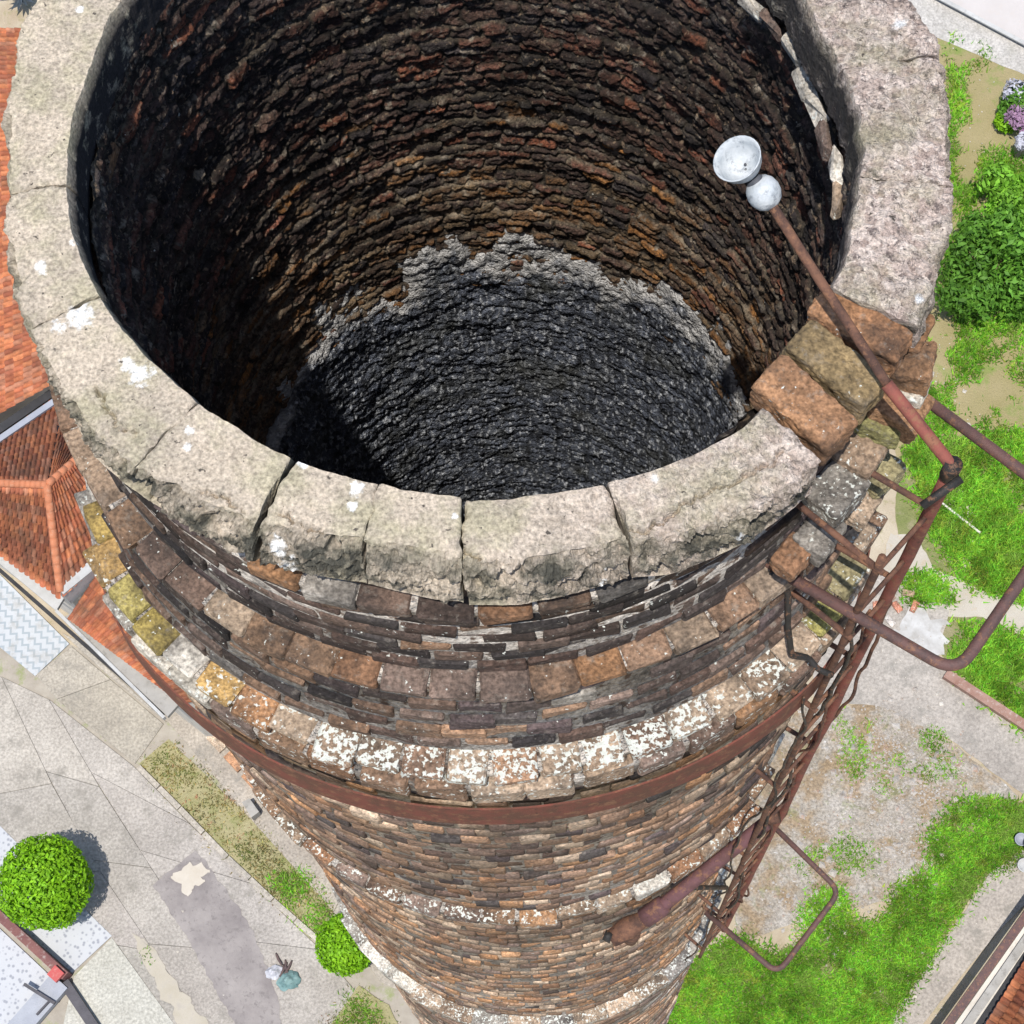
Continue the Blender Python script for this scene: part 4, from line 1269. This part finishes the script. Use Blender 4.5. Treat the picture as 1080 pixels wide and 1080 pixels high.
def lobed(c, rx, rz, n, ls, seed, m):
    rs = np.random.default_rng(seed+100)
    Vs, Fs, Ts = [], [], []; b = 0
    for k in range(m):
        a = rs.uniform(0, 6.28); q = rs.uniform(.25, .75)
        cc_ = c+np.array([math.cos(a)*rx*q, math.sin(a)*rx*q, rz*rs.uniform(-.35, .45)])
        r_ = rx*rs.uniform(.28, .52)
        V, F, T = crown(cc_, r_, r_*.8, n//m, ls, seed*17+k, .5, 1, .35)
        T[:, :3] *= rs.uniform(.7, 1.25)
        Vs.append(V); Fs.append(F+b); Ts.append(T); b += len(V)
    return np.concatenate(Vs), np.concatenate(Fs), np.concatenate(Ts)
M_BARK = plain('bark', (.12, .085, .055), (.19, .14, .095), 12)
def shrub(name, px, py, rad, hc, mat, label, n, ls, seed, lobes=0.0, flat=1.0, group=None, cat='shrub'):
    """ball shrub whose crown centre is seen at a photo pixel"""
    c = G(px, py, hc)
    base = np.array([c[0], c[1], ZG+.01])
    e = empty(name, base, label, cat, group)
    MB().tube(wobble([base-np.array([0, 0, .03]), base+np.array([0, 0, hc*.9])], .05, 8, seed), [.07, .062, .056, .052, .05, .046, .04, .03], 8).build('trunk', M_BARK, e, True)
    for k in range(4):
        a = k*1.57+seed
        MB().tube([base+np.array([0, 0, hc*.55]), base+np.array([math.cos(a)*rad*.3, math.sin(a)*rad*.3, hc*.9]), base+np.array([math.cos(a)*rad*.55, math.sin(a)*rad*.55, hc*1.1])], [.03, .022, .012], 6).build('branch', M_BARK, e, True)
    if lobes > .5: V, F, tc = lobed(c, rad, rad*.8, n, ls, seed, 16)
    else: V, F, tc = crown(c, rad, rad*.95, n, ls, seed, lobes, flat, .62)
    obj('crown', V, F, mat, e, False, {'tint': tc})
    return e
shrub('topiary_shrub', 47, 931, .76, .95, M_TOP, 'round clipped bright green shrub in the lower left corner beside white floor', 11000, .042, 5, .13, group='clipped round shrubs')
shrub('topiary_shrub', 366, 996, .50, .60, M_TOP, 'smaller round clipped green shrub half hidden by the chimney shaft', 6500, .036, 6, .15, group='clipped round shrubs')
shrub('leafy_bush', 1046, 285, 1.15, .7, M_BUSH, 'big loose dark green bush in the yard right of the rim', 9000, .065, 7, .75, .8)
shrub('leafy_bush', 1076, 215, .85, .5, M_GRASS, 'lighter green leafy bush behind the dark bush at the right edge', 5000, .06, 8, .7, .8)
shrub('leafy_bush', 1062, 128, .22, .2, M_TOP, 'small green tuft beside the purple flowering plant', 900, .05, 9, .3)
# flowering clump cut by the right edge
fc = shrub('flowering_plant', 1078, 112, .42, .35, M_BUSH, 'low plant with white and purple blossoms at the right edge', 2600, .045, 10, .35, cat='plant')
M_PET1 = plain('white_petals', (.36, .36, .42), (.5, .5, .55), 12); M_PET2 = plain('purple_petals', (.20, .11, .19), (.33, .21, .30), 12)
for (px, py, mt, sd2, rr) in ((1072, 96, M_PET1, 31, .26), (1076, 122, M_PET2, 32, .28), (1079, 150, M_PET1, 33, .16)):
    V, F, tc = crown(G(px, py, .55), rr, rr*.6, 420, .05, sd2, .3, 1, .5)
    obj('blossoms', V, F, mt, fc)
# dark agave-like rosette by the upper left corner
rs_ = empty('spiky_plant', G(22, -6, .1), 'dark blue green spiky rosette plant in the upper left corner', 'plant')
M_AG = plain('agave', (.045, .06, .075), (.07, .085, .10), 6, .6)
for k in range(20):
    a = k*2.4; L = .42*rng.uniform(.7, 1.1); up_ = rng.uniform(.05, .5)
    c = G(22, -4, .25); dirv = np.array([math.cos(a), math.sin(a), up_]); sdv = np.array([-math.sin(a), math.cos(a), 0])*.04
    V = [c-sdv, c+sdv, c+dirv*L*.6+sdv*.8, c+dirv*L, c+dirv*L*.6-sdv*.8, c+dirv*L*.5-np.array([0, 0, .03])]
    obj('leaf', V, [(0, 1, 2, 5), (5, 2, 3), (5, 3, 4), (0, 5, 4)], M_AG, rs_)

# ================================================================== HOUSES with tiled roofs
def tile_mat():
    m, nt, b = newmat('clay_roof_tile', .9)
    n = N(nt)
    a = n.attr('tint')
    c = n.mix(1.0, a.outputs['Color'], n.gray(n.ramp(n.noise(9, 5, .7), .3, .7, .65, 1.3)), 'MULTIPLY')
    c = n.mix(n.math('MULTIPLY', n.ramp(n.noise(2.2, 5, .7), .48, .64), .6), c, (.15, .085, .055))
    n.link(c, b.inputs['Base Color'])
    n.link(n.bump(n.noise(60, 4), .4, .01), b.inputs['Normal'])
    return m
M_TILE = tile_mat()
def tiles(name, p00, p10, p11, p01, parent, pitch=.105, row=.16, seed=0, bright=1.0):
    """roof slope of half-round tiles; p00-p10 is the eave, p01-p11 the upper edge"""
    p00, p10, p11, p01 = [np.asarray(p, float) for p in (p00, p10, p11, p01)]
    W = max(np.linalg.norm(p10-p00), np.linalg.norm(p11-p01)); H = max(np.linalg.norm(p01-p00), np.linalg.norm(p11-p10))
    nc, nr = max(2, int(W/pitch)), max(2, int(H/row))
    rs = np.random.default_rng(seed)
    nrm = np.cross(p10-p00, p01-p00); nrm /= np.linalg.norm(nrm)
    if nrm[2] < 0: nrm = -nrm
    su = np.linspace(0, 1, nc*6+1)
    tv = np.sort(np.concatenate([np.arange(nr)/nr, (np.arange(nr)+.97)/nr]))
    S, T = np.meshgrid(su, tv, indexing='ij')
    P = (p00[None, None]*(1-S)[..., None]+p10*S[..., None])*(1-T)[..., None]+(p01*(1-S)[..., None]+p11*S[..., None])*T[..., None]
    ph = S*nc; fr = T*nr-np.floor(T*nr+1e-6)
    col_, rw = np.floor(ph+1e-6).astype(int) % nc, np.clip(np.floor(T*nr+1e-6).astype(int), 0, nr-1)
    hgt = .040*np.abs(np.sin(np.pi*ph))**.7+.030*(1-fr)
    jit = rs.normal(0, .006, (nc, nr))
    hgt = hgt+jit[col_, rw]
    V = (P+nrm*hgt[..., None]).reshape(-1, 3)
    idx = np.arange(V.shape[0]).reshape(S.shape)
    F = np.stack([idx[:-1, :-1], idx[1:, :-1], idx[1:, 1:], idx[:-1, 1:]], -1).reshape(-1, 4)
    ct = np.array([(.46, .155, .07), (.40, .13, .065), (.52, .19, .085), (.33, .11, .06), (.44, .19, .11)])[rs.integers(0, 5, (nc, nr))]*rs.uniform(.8, 1.15, (nc, nr, 1))*bright
    tc = np.concatenate([ct[col_, rw], np.ones(S.shape+(1,))], -1).reshape(-1, 4)
    return tag(obj(name, V, F, M_TILE, parent, False, {'tint': tc}), kind='stuff')
M_RIDGE = plain('ridge_mortar_orange', (.48, .18, .09), (.38, .15, .08), 8, .9, (.44, .25, .16), 12)
M_WALL = plain('house_wall', (.48, .45, .40), (.60, .56, .50), 1.2, .9, (.36, .33, .28), 5)
M_GUT = plain('gutter_concrete', (.25, .235, .21), (.34, .325, .295), 3, .9, (.18, .17, .15), 7)
M_BLACK = plain('plain_black', (.022, .022, .024), (.04, .04, .042), 5, .7)
def walls(parent, px, top, inset=.0):
    return MB().prism([G(x, y, top)[:2] for x, y in px], ZG+.002, ZG+top).build('wall', M_WALL, parent)
def ridge(parent, a, b, r=.075, n=14):
    a, b = np.asarray(a), np.asarray(b)
    for k in range(n):
        p, q = a+(b-a)*k/n, a+(b-a)*(k+1.12)/n
        MB().tube([p+np.array([0, 0, .02]), q+np.array([0, 0, .035])], [r, r*.88], 9).build('ridge_tile', M_RIDGE, parent, True)
def H_(x, y, h): return G(x, y, h)
h1 = empty('tiled_house', G(0, 230), 'house with weathered red tile roof beside the left edge of the rim', 'house')
tiles('roof_tiles', H_(-60, 470, 3.1), H_(-60, 30, 3.1), H_(60, -18+48, 3.5), H_(75, 395, 3.5), h1, seed=1)
tiles('roof_tiles', H_(190, 330, 3.1), H_(175, 30, 3.1), H_(60, 30, 3.5), H_(75, 395, 3.5), h1, seed=2)
walls(h1, [(-50, 455), (-55, 45), (165, 50), (175, 320)], 2.95)
h2 = empty('tiled_house', G(20, 520), 'hip roofed house with bright orange ridge tiles left of the cornice', 'house')
Jn = H_(50, 512, 3.7); Jl = H_(-60, 508, 3.7)
tiles('roof_tiles', H_(-60, 540, 3.05), H_(66, 630, 3.05), Jn, Jl, h2, seed=3)
tiles('roof_tiles', H_(66, 630, 3.05), H_(160, 545, 3.05), H_(84, 478, 3.5), Jn, h2, seed=4)
tiles('roof_tiles', H_(68, 415, 3.2), H_(-60, 505-0, 3.2), Jl, Jn, h2, seed=5, bright=.85)
tiles('roof_tiles', H_(160, 545, 3.05), H_(68, 415, 3.2), Jn, H_(84, 478, 3.5), h2, seed=6, bright=.9)
ridge(h2, Jl, Jn, .07, 20); ridge(h2, Jn, H_(64, 624, 3.1), .07, 12); ridge(h2, Jn, H_(82, 484, 3.5), .07, 5)
walls(h2, [(-55, 535), (58, 612), (140, 540), (68, 430), (-55, 500)], 2.9)
gt = empty('roof_gutter', G(20, 450, 3), 'grey metal gutter between the two red tile roofs', 'gutter')
bar((H_(-60, 505, 3.32), H_(62, 421, 3.32)), .10, .06, ZG+3.30, M_ZINC, 'gutter', gt)
bar((H_(-60, 494, 3.22), H_(60, 411, 3.22)), .14, .04, ZG+3.2, M_BLACK, 'gap_shade', gt)  # black bar painting the shade of the gap between the roofs
h3 = empty('lean_to', G(130, 670), 'narrow red tile lean-to roof close to the left side of the cornice', 'lean-to')
tiles('roof_tiles', H_(72, 652, 2.6), H_(192, 742, 2.6), H_(250, 735, 3.0), H_(112, 590, 3.0), h3, seed=7, bright=.92)
walls(h3, [(78, 650), (190, 738), (240, 735), (114, 600)], 2.5)
MB().prism([G(x, y, 2.55)[:2] for x, y in [(66, 650), (92, 637), (200, 728), (176, 755)]], ZG+2.40, ZG+2.50).build('gutter_slab', M_GUT, h3)
bar((H_(60, 645, 2.45), H_(174, 758, 2.45)), .05, .13, ZG+2.40, M_WHITE, 'white_fascia', h3)
bar((H_(-40, 566, 2.40), H_(172, 752, 2.42)), .06, .05, ZG+2.30, M_BLACK, 'eave_flashing', h3)
pw = bar((H_(66, 626, 3.0), H_(98, 600, 3.0)), .16, .50, ZG+2.65, M_WHITE, 'parapet', None)
tag(pw, 'short white parapet dividing two red tile roofs', 'parapet')
ws = MB().prism([G(x, y, 2.45)[:2] for x, y in [(-30, 560), (8, 572), (68, 632), (60, 645), (-30, 570)]], ZG+2.42, ZG+2.50).build('ledge_slab', M_WHITE)
tag(ws, 'flaking white ledge at the foot of the hip roof', 'ledge')

h4 = empty('tiled_house', G(1090, 1060), 'corner of a dark red tile roof in the lower right corner', 'house')
tiles('roof_tiles', H_(1010, 1130, 1.0), H_(1120, 950, 1.0), H_(1230, 1010, 1.7), H_(1120, 1200, 1.7), h4, seed=8, bright=.7)
walls(h4, [(972, 1130), (1112, 932), (1220, 1020), (1120, 1180)], .82)
bar((H_(986, 1130, 0.9), H_(1112, 948, 0.9)), .13, .03, ZG+.86, M_GUT, 'eave_board', h4)
bar((H_(966, 1128, 0.9), H_(1112, 924, 0.9)), .13, .08, ZG+.83, M_PIPE, 'brown_gutter', h4)
bar((H_(1000, 1130, 0.88), H_(1114, 960, 0.88)), .09, .03, ZG+.84, M_BLACK, 'roof_gap_shade', h4)  # shade of the gap at the tile edge, made as a black bar

# ================================================================== SMALL THINGS
# rubbish on the paving
def lump(c, s, seed, sub=14):
    u, v = np.meshgrid(np.linspace(0, np.pi, sub), np.linspace(0, 2*np.pi, sub*2, endpoint=False), indexing='ij')
    D = np.stack([np.sin(u)*np.cos(v), np.sin(u)*np.sin(v), np.cos(u)], -1)
    k = .7+.7*(fbm(D*1.7+seed*5, 3))+.25*(fbm(D*6+seed, 3)-.5)
    P = D*k[..., None]*np.asarray(s)+c
    idx = np.arange(sub*sub*2).reshape(sub, sub*2)
    F = np.stack([idx[:-1], np.roll(idx, -1, 1)[:-1], np.roll(idx, -1, 1)[1:], idx[1:]], -1).reshape(-1, 4)[:, ::-1].copy()
    return P.reshape(-1, 3), F
def rag_heap(px, py, w, h, seed, n=17):
    """crumpled sheet of plastic or cloth lying on the ground"""
    u, v = np.meshgrid(np.linspace(-1, 1, n), np.linspace(-1, 1, n), indexing='ij')
    rad = np.sqrt(u*u+v*v)
    k = 1+.7*(fbm(np.stack([u*1.6, v*1.6, u*0+seed*3.1], -1), 3)-.5)
    z_ = h*np.clip(1-rad*.8, 0, 1)*(.3+1.5*fbm(np.stack([u*3+5, v*3, u*0+seed], -1), 4))
    c = G(px, py)
    P = np.stack([c[0]+u*k*w*(1-.25*v*v), c[1]+v*k*w*.8*(1-.25*u*u), ZG+.035+z_], -1)
    idx = np.arange(n*n).reshape(n, n)
    return P.reshape(-1, 3), np.stack([idx[:-1, :-1], idx[1:, :-1], idx[1:, 1:], idx[:-1, 1:]], -1).reshape(-1, 4)
V, F = rag_heap(290, 1026, .15, .16, 1)
tag(obj('rubbish_bag', V, F, plain('white_plastic', (.40, .40, .43), (.50, .50, .53), 9, .4, (.15, .15, .18), 16)), 'crumpled white plastic bag dumped on the paving', 'bag')
V, F = rag_heap(305, 1035, .19, .16, 2)
tag(obj('rubbish_bag', V, F, plain('teal_sack', (.09, .17, .17), (.20, .30, .29), 9, .6, (.03, .05, .055), 12)), 'teal grey sack lying beside the white plastic bag', 'bag')
tw = empty('brushwood', G(300, 1016), 'small bundle of dark brown branches beside the white bag', 'branches')
M_WB = plain('wet_bark', (.075, .055, .06), (.13, .09, .08), 14)
for k, (a, b) in enumerate([((291, 1005), (297, 1018)), ((301, 1012), (304, 1028)), ((308, 1013), (299, 1029)), ((299, 1017), (297, 1036)), ((303, 1015), (295, 1030))]):
    MB().tube(wobble([G(*a, .04), G(*b, .10)], .06, 8, k), [.012, .018, .022, .022, .022, .02, .018, .012], 6).build('branch', M_WB, tw, True)
# drain box by the chimney foot
V, F = prism([G(x, y)[:2] for x, y in [(258, 850), (266, 846), (276, 860), (268, 866)]], ZG+.01, ZG+.30)
tag(obj('drain_box', V, F, M_GUT), 'small grey box standing in the grass strip by the chimney', 'box')
# pots at the right edge
def pot(px, py, r, h, mat, label):
    c = G(px, py); V, F = lathe([(r*.7, 0.0), (r, h), (r*1.08, h), (r*1.08, h*1.06), (r*.92, h*1.06), (r*.85, h*.8), (.001, h*.8)], c+np.array([0, 0, .02]), (0, 0, 1), 20)
    tag(obj('pot', V, F, mat, None, True), label, 'pot')
pot(1074, 888, .10, .2, M_ZINC, 'grey blue metal pot at the right edge of the lawn')
pot(1079, 914, .11, .1, M_WHITE, 'wide white pot at the right edge beside the concrete walk')
pot(1084, 893, .12, .22, M_BLACK, 'black pot cut by the right edge of the lawn')
for o in list(COL.objects):
    if '_w' in o: del o['_w']
